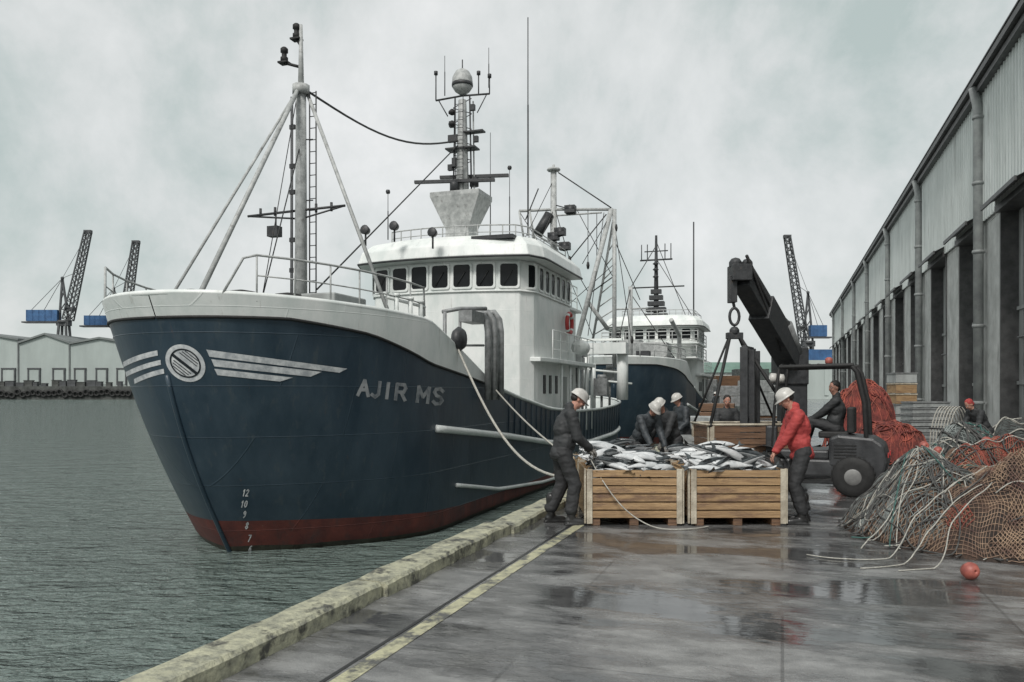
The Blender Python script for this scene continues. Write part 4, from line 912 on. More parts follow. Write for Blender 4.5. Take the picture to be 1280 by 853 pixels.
# ------------------------------------------------------------------ fish crates
def crate(name, W, D, H, mat, postmat, loc, rz, label, group, rows=6, skid=True):
    r_ = empty(name, loc, rz, label, 'crate', group)
    z0 = .1 if skid else 0; ph = (H - z0) / rows
    for side in range(4):
        b = MB()
        for i in range(rows):
            z = z0 + ph * (i + .5); j = rnd.uniform(-.004, .004)
            if side == 0: b.box((0, -D / 2 + j, z), (W - .02, .022, ph - .016))
            if side == 1: b.box((0, D / 2 + j, z), (W - .02, .022, ph - .016))
            if side == 2: b.box((-W / 2 + j, 0, z), (.022, D - .05, ph - .010))
            if side == 3: b.box((W / 2 + j, 0, z), (.022, D - .05, ph - .010))
        b.build('side_panel', mat, r_, bevel=.003)
    b = MB(); b.box((0, 0, z0 + .02), (W - .06, D - .06, .03)); b.build('crate_floor', mat, r_)
    for sx in (-1, 1):
        for sy in (-1, 1): b = MB(); b.box((sx * (W / 2 - .035), sy * (D / 2 + .022), H / 2 + .02), (.075, .022, H - .02)); b.box((sx * (W / 2 + .022), sy * (D / 2 - .03), H / 2 + .02), (.022, .07, H - .02)); b.build('corner_post', postmat, r_, bevel=.003)
    if skid:
        for sx in (-1, 0, 1): b = MB(); b.box((sx * (W / 2 - .12), 0, .05), (.12, D - .02, .1)); b.build('skid', 'wooddark', r_, bevel=.004)
    return r_
CZ = -.035
W_, D_, H_ = 1.275, 1.2, .755
spots = [(793, 11.35, 'wooden fish crate in front nearest the man in dark clothes', 0), (922, 11.35, 'wooden fish crate in front beside the man in the red jacket', 1),
         (797, 12.85, 'wooden fish crate in the second row by the bending men', 2), (922, 12.85, 'wooden fish crate in the second row under the hanging crate', 3)]
fishm = {}
def fish_mesh(seed):
    r0 = random.Random(seed); L = r0.uniform(.52, .68); bend = r0.uniform(-.09, .09); bz = r0.uniform(-.02, .04)
    b = MB(); n = 12; st = [(0, .008), (.05, .028), (.13, .046), (.25, .058), (.4, .062), (.55, .052), (.7, .034), (.82, .02), (.9, .014)]
    vs = []; 
    for s_, rr in st:
        cx = s_ * L; cy = bend * math.sin(s_ * 2.6); cz = bz * math.sin(s_ * 3)
        for j in range(n): a = 2 * math.pi * j / n; vs.append((cx, cy + rr * .62 * math.cos(a), cz + rr * math.sin(a)))
    k = len(st)
    for i in range(k - 1):
        for j in range(n):
            a = 2 * math.pi * (j + .5) / n; b_ = math.sin(a) > .45
            b.add([vs[i * n + j], vs[i * n + (j + 1) % n], vs[(i + 1) * n + (j + 1) % n], vs[(i + 1) * n + j]], [(0, 1, 2, 3)], 1 if b_ else 0, True)
    b.add(vs[:n], [tuple(range(n))[::-1]], 0)
    def fin(pts, th=.004): b.add([(x, y - th, z) for x, y, z in pts] + [(x, y + th, z) for x, y, z in pts], [tuple(range(len(pts))), tuple(range(2 * len(pts) - 1, len(pts) - 1, -1))], 1)
    c9 = (.88 * L, bend * math.sin(2.3), bz * math.sin(2.64)); t = bend * math.sin(2.6)
    fin([(c9[0], c9[1], c9[2] + .012), (L, t, .075), (L * .96, t, .0), (L, t, -.07), (c9[0], c9[1], c9[2] - .012)])
    cy = bend * math.sin(1.1); fin([(.33 * L, cy, .055), (.4 * L, cy, .10), (.52 * L, cy, .085), (.6 * L, cy, .045)])
    cy = bend * math.sin(1.6); fin([(.55 * L, cy, -.045), (.62 * L, cy, -.08), (.72 * L, cy, -.03)])
    b.ball((.055 * L, -.018, .012), .009, 8, 2); b.ball((.055 * L, .018, .012), .009, 8, 2)
    return b
fproto = [fish_mesh(i) for i in range(7)]
fdata = []
nf = 0
def put_fish(p, rx, ry, rz, label, group):
    global nf
    k = nf % 7
    if len(fdata) <= k:
        o = fproto[k].build('fish', ['fish', 'fishback', 'eye']); 
        bmx = bmesh.new(); bmx.from_mesh(o.data); bmesh.ops.remove_doubles(bmx, verts=bmx.verts, dist=1e-4); bmx.to_mesh(o.data); bmx.free(); fdata.append(o.data)
    else:
        o = bpy.data.objects.new('fish', fdata[k]); COL.objects.link(o)
    nf += 1; sc_ = .82 + .34 * ((nf * 37) % 17) / 16; o.scale = (sc_, sc_, sc_); o.location = p; o.rotation_euler = (rx, ry, rz); tag(o, label, 'fish', group)
for px, Y, lab, idx in spots:
    c = gr(px, 10.75); c.y = Y; cr_ = crate('fish_crate', W_, D_, H_, 'wood', 'woodpale', (c.x, c.y, 0), R(rnd.uniform(-1.5, 1.5)), lab, 'wooden fish crates in two rows')
    fl = ['silver fish with dark back heaped in the front crate nearest the man in dark clothes', 'silver fish with dark back heaped in the front crate beside the red jacket', 'silver fish with dark back heaped in the rear crate by the bending men', 'silver fish with dark back heaped in the rear crate under the hanging crate'][idx]
    fg = ['fish in the front crate by the man in dark clothes', 'fish in the front crate by the red jacket', 'fish in the rear crate by the bending men', 'fish in the rear crate under the hanging crate'][idx]
    # a bed under the top layers keeps the heap full
    rr = random.Random(idx + 40); n = 66 if idx < 2 else 44
    for i in range(n):
        x = rr.uniform(-.5, .5); y = rr.uniform(-.52, .42); e = (1 - (abs(x) / .66) ** 2.5) * (1 - (abs(y) / .66) ** 2.5)
        lay = i / n
        z = H_ - .12 + e * (.05 + lay * (.27 if idx < 2 else .30)) 
        a = rr.choice((0, math.pi)) + rr.gauss(0, .5)
        L2 = .3; xx = max(-W_ / 2 + .33, min(W_ / 2 - .33, x)); 
        put_fish((c.x + xx - math.cos(a) * L2, c.y + y - math.sin(a) * L2 * .8, z + rr.uniform(0, .03)), rr.choice((1.2, -1.2, .8, -.9)) + rr.uniform(-.3, .3), rr.gauss(.0, .16), a, fl, fg)
    b = MB(); rows = []
    for i in range(13):
        rows.append([(c.x + (-.5 + i / 12) * (W_ - .06), c.y + (-.5 + j / 12) * (D_ - .06), H_ - .14 + .17 * math.sin(math.pi * i / 12) * math.sin(math.pi * j / 12)) for j in range(13)])
    b.grid(rows); o = b.build('fish_heap', ['fishback']); tag(o, fl.replace('silver fish with dark back heaped', 'wet dark mass of buried fish'), 'fish heap', kind='stuff')
# hanging brown crate on the sling
HC = gr(930, 14.9, .62)
hc = crate('hanging_crate', 1.62, 1.0, .56, 'wooddark', 'woodpale', HC, R(4), 'wet brown wooden crate hanging from the black sling legs', None, 5, False)
b = MB(); b.tube([(-.85, -.52, .59), (.85, -.52, .59), (.85, .52, .59), (-.85, .52, .59)], .022, 6, closed=True); b.build('top_rim', 'woodpale', hc)
gcr = crate('fish_box', .75, .7, .95, 'plasticgrey', 'steel', gr(866, 15.6), R(-8), 'grey slatted box behind the fish beside the bending men', None, 9, False)

# ------------------------------------------------------------------ loader crane with boom, hook and sling
LC = gr(990, 17.2); lc = empty('loader_crane', LC, 0, 'black hydraulic loader crane with raised boom behind the forklift', 'crane')
def lcp(px, y, Y): return at(px, y, Y) - LC
b = MB(); b.box((0, 0, .1), (1.3, 1.3, .2)); b.box((0, 0, 1.3), (.5, .5, 2.4)); b.box((-.05, 0, 2.35), (.62, .6, .8)); b.build('column', 'dark', lc, bevel=.03)
Btip, Bbase = lcp(926, 342, 15.0), lcp(987, 446, 17.0)
b = MB(); b.bar(Bbase, Bbase.lerp(Btip, .62), .42, .54); b.bar(Bbase.lerp(Btip, .55), Bbase.lerp(Btip, .97), .34, .42)
b.bar(Bbase.lerp(Btip, .1) + Vector((.12, 0, .28)), Bbase.lerp(Btip, .9) + Vector((.1, 0, .24)), .1, .09); b.build('boom', 'dark', lc, bevel=.015)
b = MB(); b.tube([lcp(1003, 455, 17.2), lcp(985, 405, 16.4)], .09, 10); b.tube([lcp(985, 405, 16.4), lcp(960, 380, 15.9)], .055, 8); b.build('hydraulic_ram', 'steel', lc)
b = MB(); b.tube([Btip + Vector((.05, -.2, .3)), lcp(975, 432, 16.6) + Vector((0, -.3, .1))], .03, 6); b.tube([Btip + Vector((.1, -.22, .2)), lcp(970, 440, 16.6) + Vector((0, -.3, 0))], .022, 6); b.build('hose', 'black', lc)
b = MB(); b.box(Btip + Vector((-.02, 0, 0)), (.36, .42, .3)); b.ball(Btip + Vector((-.1, 0, .17)), .13, 10); b.ball(Btip + Vector((.12, 0, .17)), .11, 10); b.box(Btip + Vector((-.16, 0, -.3)), (.14, .2, .5)); b.tube([Btip + Vector((-.15, 0, -.5)), lcp(918, 385, 15)], .03, 8); b.build('boom_head', 'dark', lc, bevel=.01)
hk = at(918, 396, 15.0)
b = MB(); rg = hk - LC; b.tube([rg + Vector((.09 * math.cos(a), 0, .16 * math.sin(a))) for a in [k * math.pi / 8 for k in range(16)]], .028, 8, closed=True); b.build('hook_ring', 'dark', lc)
sl_ = empty('sling', hk - Vector((0, 0, .16)), 0, 'four-legged black lifting sling spread from the hook to the brown crate', 'sling')
b = MB(); b.ball((0, 0, -.12), .1, 10); b.box((0, 0, -.2), (.3, .14, .12)); b.build('sling_head', 'dark', sl_, bevel=.01)
for sx in (-1, 1):
    for sy in (-1, 1):
        e_ = HC + Matrix.Rotation(R(4), 3, 'Z') @ Vector((sx * .80, sy * .5, .58)) - sl_.location
        b = MB(); b.tube([(sx * .1, sy * .04, -.24), e_], .032 if sy < 0 else .022, 8); b.ball(e_, .05, 8); b.build('sling_leg', 'black', sl_)

# ------------------------------------------------------------------ forklift
fk = empty('forklift', gr(1014, 14.5), R(152), 'dark grey forklift with roof guard parked beside the brown crate, driver aboard', 'forklift')
b = MB()
b.prism([(-1.0, -.5), (.75, -.55), (.75, .55), (-1.0, .5)], .32, .62); b.prism([(-.35, -.5), (.6, -.5), (.6, .5), (-.35, .5)], .62, .78); b.box((.62, 0, .95), (.2, 1.0, .5)); b.build('chassis', 'forklift', fk, bevel=.04)
b = MB(); pr = [(-.35, .5), (-.35, 1.0), (-.5, 1.06), (-1.05, 1.02), (-1.22, .9), (-1.28, .6), (-1.22, .34), (-1.0, .28), (-.85, .45)]
b.add([(x, -.53, z) for x, z in pr] + [(x, .53, z) for x, z in pr], [tuple(range(9)), tuple(range(17, 8, -1))] + [(i, 9 + i, 9 + (i + 1) % 9, (i + 1) % 9) for i in range(9)]); b.build('counterweight', 'forklift', fk, bevel=.05)
b = MB()
for k in range(5): b.box((-.62, .535, .66 + k * .055), (.36, .012, .02)); b.box((-.62, -.535, .66 + k * .055), (.36, .012, .02))
b.build('vent_grille', 'black', fk)
for y in (-.3, .3): b = MB(); b.box((-1.285, y, .72), (.02, .14, .08)); b.build('tail_lamp', 'orange', fk)
b = MB(); b.tube([(-.1, -.53, .8), (.2, -.56, .7), (.5, -.55, .85)], .02, 6); b.tube([(.9, -.2, .4), (1.0, -.22, 1.2), (1.0, -.22, 2.2)], .02, 6); b.tube([(.9, -.14, .4), (1.02, -.15, 1.0), (1.02, -.15, 2.3)], .02, 6); b.build('hydraulic_hose', 'black', fk)
b = MB(); b.lathe([(.05, 0), (.065, .02), (.065, .09), (.03, .12)], (-.3, 0, 2.3), 12); b.build('beacon', 'float', fk)
b = MB(); b.box((-.40, 0, 1.04), (.5, .5, .12)); b.box((-.68, 0, 1.30), (.12, .48, .46)); b.build('seat', 'black', fk, bevel=.03)
def wheel(x, y, r, wd):
    b = MB(); b.lathe([(r * .62, -wd / 2), (r * .93, -wd / 2), (r, -wd / 2 + .03), (r, wd / 2 - .03), (r * .93, wd / 2), (r * .62, wd / 2)], (x, y, r), 28, axis=(0, 1, 0))
    for k in range(24): a = 2 * math.pi * k / 24; b.box((x + math.cos(a) * r, y, r + math.sin(a) * r), (.03, wd * .8, .035), Matrix.Rotation(-a, 3, 'Y'))
    w__ = b.build('wheel', 'black', fk); c = MB(); c.lathe([(.05, -wd / 2 - .02), (r * .3, -wd / 2 - .01), (r * .6, -wd / 2 + .02), (r * .6, wd / 2 - .02), (r * .3, wd / 2 + .01), (.05, wd / 2 + .02)], (x, y, r), 20, axis=(0, 1, 0)); c.build('rim', 'rim', w__)
for y in (-.5, .5): wheel(.72, y, .36, .24); wheel(-.75, y, .345, .24)
for y in (-.5, .5):
    b = MB(); pts = [(.72 + .44 * math.cos(a), .40 + .44 * math.sin(a)) for a in [R(20 + 14 * k) for k in range(11)]]
    b.grid([[(x, y - .14, z), (x, y + .14, z)] for x, z in pts]); b.build('fender', 'forklift', fk)
b = MB()
for y in (-.48, .48):
    b.tube([(.60, y, .8), (.56, y, 1.5), (.48, y, 2.22)], .03, 8); b.tube([(-.95, y, 1.0), (-.92, y, 1.6), (-.80, y, 2.14), (-.72, y, 2.24)], .04, 8)
    b.tube([(.48, y, 2.24), (-.75, y, 2.26)], .038, 8)
for k in range(8): b.box((.44 - k * .155, 0, 2.27), (.035, .96, .05))
b.build('overhead_guard', 'black', fk, bevel=.006)
b = MB(); b.tube([(.45, 0, .9), (.28, 0, 1.22)], .03, 8); b.tube([(.26 + .02 * math.sin(a), .16 * math.cos(a), 1.24 + .15 * math.sin(a)) for a in [k * math.pi / 8 for k in range(16)]], .014, 6, closed=True); b.build('steering_wheel', 'black', fk)
b = MB()
for y in (-.34, .34): b.box((1.12, y, 1.35), (.14, .09, 2.55)); b.box((1.0, y * .7, 1.35), (.10, .07, 2.45))
for z in (.3, 1.3, 2.6): b.box((1.12, 0, z), (.08, .7, .1))
b.tube([(1.06, 0, .3), (1.06, 0, 2.3)], .05, 8); b.tube([(1.04, .15, .3), (1.04, .15, 2.5)], .02, 6); b.build('mast', 'dark', fk, bevel=.006)
b = MB(); b.box((1.24, 0, .5), (.06, .95, .12)); b.box((1.24, 0, .85), (.06, .95, .12)); b.box((1.24, .3, .68), (.05, .08, .5)); b.box((1.24, -.3, .68), (.05, .08, .5)); b.build('carriage', 'dark', fk)
for y in (-.28, .28): b = MB(); b.box((1.29, y, .5), (.05, .12, .7)); b.box((1.8, y, .17), (1.05, .12, .04)); b.build('fork', 'dark', fk)
for y in (-.4, .4): b = MB(); b.lathe([(.03, 0), (.08, .02), (.09, .1), (.08, .12)], (.52, y, 2.05), 12, axis=(1, 0, 0)); b.build('headlight', 'helmet', fk)
FKM = Matrix.Translation(fk.location) @ Matrix.Rotation(R(152), 4, 'Z')

# ------------------------------------------------------------------ people
def voxel(mb, name, mats, parent, vox, smooth=4, disp=0, dscale=9, paint=None):
    me = bpy.data.meshes.new('tmp'); me.from_pydata(mb.v, [], mb.f); o = bpy.data.objects.new('tmp', me); COL.objects.link(o)
    rm = o.modifiers.new('r', 'REMESH'); rm.mode = 'VOXEL'; rm.voxel_size = vox
    sm = o.modifiers.new('s', 'SMOOTH'); sm.factor = .5; sm.iterations = smooth
    dg = bpy.context.evaluated_depsgraph_get(); dg.update(); ev = o.evaluated_get(dg); res = bpy.data.meshes.new_from_object(ev)
    bpy.data.objects.remove(o); bpy.data.meshes.remove(me)
    if disp:
        ns = [v.normal.copy() for v in res.vertices]
        for v, n_ in zip(res.vertices, ns):
            p = v.co; k = mnoise.noise(Vector((p.x * dscale, p.y * dscale, p.z * dscale * 1.8))) + .5 * mnoise.noise(Vector((p.x * dscale * 2.3 + 5, p.y * dscale * 2.3, p.z * dscale * 4)))
            v.co = p + n_ * k * disp
    for m in mats: res.materials.append(M[m])
    for p in res.polygons:
        p.use_smooth = True
        if paint: p.material_index = paint(p.center)
    res.name = name; r_ = bpy.data.objects.new(name, res); COL.objects.link(r_); r_.parent = parent
    return r_
def ik(a, c, l1, l2, hint):
    a = Vector(a); c = Vector(c); d = c - a; L = min(d.length, (l1 + l2) * .995); dn = d.normalized(); c = a + dn * L
    x = (l1 * l1 - l2 * l2 + L * L) / (2 * L); h = math.sqrt(max(0, l1 * l1 - x * x)); hv = Vector(hint); hv = (hv - dn * hv.dot(dn)).normalized()
    return a + dn * x + hv * h, c
def person(loc, rz, label, hands, lean=.15, head_down=.4, head_turn=0, jacket='jacketblack', trous='trousers', headgear='helmet', hip=(0, 0, .95), feet=((-.02, .13, .09), (.06, -.13, .09)), vox=.012, group=None, H=1.0, belt=True, glove=True, sit=False):
    r_ = empty('person', loc, rz, label, 'person', group); r_.scale = (H, H, H)
    hip = Vector(hip); up = Vector((math.sin(lean), 0, math.cos(lean))); fw = Vector((math.cos(lean), 0, -math.sin(lean)))
    def T(f, s_, u_): return hip + fw * f + Vector((0, s_, 0)) + up * u_
    chest, neck = T(.01, 0, .34), T(.0, 0, .54); hl = lean * .75 + head_down
    hu = Vector((math.sin(hl), 0, math.cos(hl))); hrot = Matrix.Rotation(head_turn, 3, 'Z') @ Matrix.Rotation(hl, 3, 'Y')
    hc_ = neck + hu * .17 + fw * .015
    def Hh(f, s_, u_): return hc_ + hrot @ Vector((f, s_, u_))
    bd = MB()
    bd.ball(hc_ + hrot @ Vector((-.008, 0, .03)), (.096, .077, .10), 16, rot=hrot); bd.ball(Hh(.022, 0, -.035), (.068, .06, .082), 14, rot=hrot); bd.ball(Hh(.05, 0, -.088), (.030, .028, .024), 10, rot=hrot)
    bd.cap(Hh(.086, 0, .022), Hh(.105, 0, -.018), .009, .015, 8); bd.ball(Hh(.083, 0, -.056), (.013, .026, .011), 8, rot=hrot)
    for s_ in (-1, 1): bd.ball(Hh(-.005, s_ * .078, -.01), (.018, .009, .031), 8, rot=hrot); bd.ball(Hh(.076, s_ * .032, .034), (.012, .024, .008), 8, rot=hrot); bd.ball(Hh(.062, s_ * .04, -.03), (.024, .02, .022), 8, rot=hrot)
    bd.cap(neck - up * .06, hc_ - hu * .05, .058, .054)
    bd.ball(chest, (.09, .13, .18), 14); bd.ball(hip + up * .05, (.08, .12, .11), 14); bd.cap(hip + up * .05, chest, .085, .085)
    J = MB(); Tm = MB(); BT = MB(); GV = MB()
    sh = {1: T(0, .185, .475), -1: T(0, -.185, .475)}
    rotc = Matrix.Rotation(lean, 3, 'Y')
    J.ball(T(.01, 0, .33), (.14, .195, .20), 16, rot=rotc); J.ball(T(.01, 0, .44), (.115, .20, .11), 16, rot=rotc); J.ball(T(.015, 0, .12), (.15, .19, .21), 16, rot=rotc); J.ball(T(-.03, 0, .3), (.14, .17, .2), 14, rot=rotc); J.ball(T(.005, 0, -.06), (.158, .2, .1), 14, rot=rotc); J.cap(T(0, -.13, .47), T(0, .13, .47), .085, .085); J.cap(T(0, 0, .5), T(.0, 0, .575), .085, .072); J.ball(T(.0, 0, -.02), (.145, .185, .09), 16, rot=rotc)
    arms = {}
    for s_, hnd in ((1, hands[0]), (-1, hands[1])):
        el, wr = ik(sh[s_], hnd, .30, .265, (-.5, s_ * .45, -.5))
        bd.cap(sh[s_], el, .034, .028); bd.cap(el, wr, .028, .026)
        J.cap(sh[s_], el, .08, .066); J.cap(el, el.lerp(wr, .92), .066, .052)
        d = (wr - el).normalized(); side = Vector((0, -s_, 0)); side = (side - d * side.dot(d)).normalized(); pn = d.cross(side) * s_
        # palm and five fingers, slightly curled
        down = pn if pn.z < 0 else -pn
        pc = wr + d * .05; tgt = GV if glove else bd
        tgt2 = [bd] if not glove else [GV, bd]
        for tg in tgt2:
            k = 1.0 if tg is bd else 1.18
            tg.cap(wr, wr + d * .03, .026 * k, .026 * k)
            for f in (-.024, -.008, .008, .024): tg.cap(wr + d * .02 + side * f * .7, wr + d * .085 + side * f, .0135 * k, .0115 * k, 8)
            for f, ln in ((-.030, .062), (-.010, .078), (.011, .072), (.031, .055)):
                a = wr + d * .088 + side * f; b1 = a + (d * .85 + down * .45) * ln * .5; b2 = b1 + (d * .45 + down * .85) * ln * .5
                tg.cap(a, b1, .0098 * k, .0088 * k, 8); tg.cap(b1, b2, .0088 * k, .0075 * k, 8)
            a = wr + d * .03 + side * -.026 * 1; b1 = a + (d * .6 - side * .7 + down * .3) * .04; b2 = b1 + (d * .9 - side * .15 + down * .4) * .032
            tg.cap(a, b1, .013 * k, .0105 * k, 8); tg.cap(b1, b2, .0105 * k, .0085 * k, 8)
        arms[s_] = (el, wr)
    for s_, ft in ((1, feet[0]), (-1, feet[1])):
        hp_ = hip + Vector((0, s_ * .095, -.02)); ft = Vector(ft)
        kn, an = ik(hp_, ft, .44, .43, (1, s_ * .1, .3 if sit else .1))
        bd.cap(hp_, kn, .06, .038); bd.cap(kn, an, .036, .03); bd.cap(an, an + Vector((.13, s_ * .02, -.055)), .03, .02)
        Tm.cap(hp_, kn, .112, .088); Tm.cap(kn, an + Vector((0, 0, .10)), .09, .085)
        BT.cap(an + Vector((0, 0, .24)), an + Vector((0, 0, .0)), .066, .055); BT.cap(an + Vector((-.035, 0, -.035)), an + Vector((.13, s_ * .02, -.048)), .05, .042); BT.cap(an + Vector((.13, s_ * .02, -.05)), an + Vector((.17, s_ * .025, -.052)), .042, .036)
        BT.box(an + Vector((.055, s_ * .01, -.08)), (.29, .1, .022))
    Tm.ball(hip, (.13, .165, .13), 16)
    body = voxel(bd, 'body', ['skin', 'lip'], r_, vox * .62, 2, paint=lambda c: 1 if ((c - Hh(.09, 0, -.056)).length < .022 and abs((hrot.inverted() @ (c - hc_)).z + .056) < .007) else 0)
    voxel(J, 'jacket', [jacket], r_, vox, 3, .010 if vox < .02 else .006, 8)
    voxel(Tm, 'trousers', [trous], r_, vox, 3, .010, 8)
    voxel(BT, 'boots', ['boot'], r_, vox, 2)
    if glove: voxel(GV, 'gloves', ['glove'], r_, vox * .6, 1)
    for s_ in (-1, 1):
        e_ = MB(); e_.ball(Hh(.079, s_ * .031, .014), (.010, .014, .009), 8, rot=hrot); e_.ball(Hh(.087, s_ * .031, .014), .0055, 8, 1); e_.build('eye', ['eyewhite', 'eye'], r_)
    if headgear == 'helmet':
        g = MB(); n = 20; rows = []
        prof = [(.0, .140), (.04, .137), (.075, .121), (.101, .088), (.112, .045), (.115, .03)]
        vs = [Hh(-.008 + rr * 1.08 * math.cos(2 * math.pi * j / n), rr * .90 * math.sin(2 * math.pi * j / n), zz) for rr, zz in prof[1:] for j in range(n)]
        brim = [Hh(-.008 + (.124 * 1.08 + max(0, math.cos(2 * math.pi * j / n)) ** 2 * .04) * math.cos(2 * math.pi * j / n), .124 * .92 * math.sin(2 * math.pi * j / n), .022 - max(0, math.cos(2 * math.pi * j / n)) * .008) for j in range(n)]
        vs += brim; vs.append(Hh(-.008, 0, .142)); k = len(prof)
        fs = [(i * n + j, (i + 1) * n + j, (i + 1) * n + (j + 1) % n, i * n + (j + 1) % n) for i in range(k - 1) for j in range(n)] + [(len(vs) - 1, j, (j + 1) % n) for j in range(n)]
        g.add(vs, fs, 0, True)
        for sx in (-.02, 0, .02): g.tube([Hh(-.008 + .12 * math.cos(a), sx, .03 + .113 * math.sin(a)) for a in [R(30 + 10 * k_) for k_ in range(13)]], .006, 6)
        ho = g.build('helmet', 'helmet', r_); s2 = ho.modifiers.new('s', 'SOLIDIFY'); s2.thickness = .005
        g = MB(); g.ball(Hh(-.045, 0, -.005), (.065, .076, .055), 12, rot=hrot); g.build('hair', 'hair', r_)
    else:
        g = MB(); g.ball(Hh(-.022, 0, .052), (.096, .086, .088), 14, rot=hrot); g.ball(Hh(-.05, 0, -.005), (.065, .078, .07), 12, rot=hrot)
        voxel(g, 'hair' if headgear == 'hair' else 'cap', ['hair' if headgear == 'hair' else 'redcap'], r_, .012, 2, .006, 30)
    if False:
        g = MB(); g.tube([T(.165 * math.cos(a), .205 * math.sin(a), .03) for a in [k_ * math.pi / 12 for k_ in range(24)]], .014, 6, closed=True); g.build('belt', 'boot', r_)
    return r_
# man in dark waterproofs at the left crate
person(gr(702, 10.95), R(8), 'man in black waterproofs and white helmet standing at the left crate', ((.40, .12, .94), (.36, -.10, .98)), lean=.20, head_down=.48, vox=.011, jacket='jacketblack', feet=((-.12, .12, .09), (.10, -.13, .09)), H=1.05)
# man in red jacket at the right crate
person(gr(1002, 11.0), R(174), 'man in red jacket and white helmet leaning over the right crate', ((.38, .10, .90), (.33, -.12, .86)), lean=.17, head_down=.45, vox=.011, jacket='jacketred', glove=False, feet=((.03, .14, .09), (-.06, -.13, .09)), H=1.05)
person(gr(803, 14.6), R(-60), 'stooping man in dark clothes with back rounded, left of the bending pair', ((.48, .16, .72), (.50, -.12, .70)), lean=.62, head_down=.25, vox=.016, jacket='jacketblue', hip=(-.10, 0, .93), H=1.0)
person(gr(838, 14.9), R(215), 'stooping man with white helmet, right of the bending pair', ((.46, .16, .78), (.44, -.14, .76)), lean=.45, head_down=.35, vox=.016, jacket='jacketblack', hip=(-.08, 0, .94))
person(gr(856, 17.5), R(200), 'farther man in white helmet behind the bending pair', ((.32, .2, .95), (.32, -.2, .95)), lean=.2, head_down=.3, vox=.018, jacket='jacketblue')
person(gr(908, 17.0), R(-95), 'bare-headed dark-haired man behind the hanging brown crate', ((.3, .2, .95), (.3, -.2, .95)), lean=.08, head_down=.2, vox=.018, jacket='jacketblack', headgear='hair', H=.97)
person(gr(1226, 18.6), R(190), 'crouching figure in dark clothes and red cap working by the warehouse wall', ((.42, .16, .85), (.42, -.16, .8)), lean=.60, head_down=.2, vox=.018, jacket='jacketblack', headgear='cap', hip=(-.12, 0, .93))
# driver
p = FKM @ Vector((-.40, 0, 0)); person((p.x, p.y, 0), R(152), 'forklift driver in dark jacket seated under the roof guard', ((.42, .13, 1.28), (.42, -.13, 1.28)), lean=-.02, head_down=.15, head_turn=.7, vox=.016, jacket='jacketblack', headgear='hair', hip=(-.02, 0, 1.16), feet=((.50, .15, .86), (.50, -.15, .86)), sit=True, belt=False)
# tiny distant workers on the quay
for i, (px, Y, jk) in enumerate(((893, 48, 'jacketblue'), (921, 60, 'jacketblack'), (940, 44, 'jacketblue'))):
    person(gr(px, Y), R(80 * i), ['distant man in slate work clothes, left of three on the far quay', 'distant man in black standing midway along the far quay', 'distant man in slate clothes near the crane column'][i], ((.2, .25, .8), (.2, -.25, .8)), lean=.05, head_down=.1, vox=.03, jacket=jk, headgear='hair' if i else 'helmet', group='distant quay workers', glove=False, belt=False)

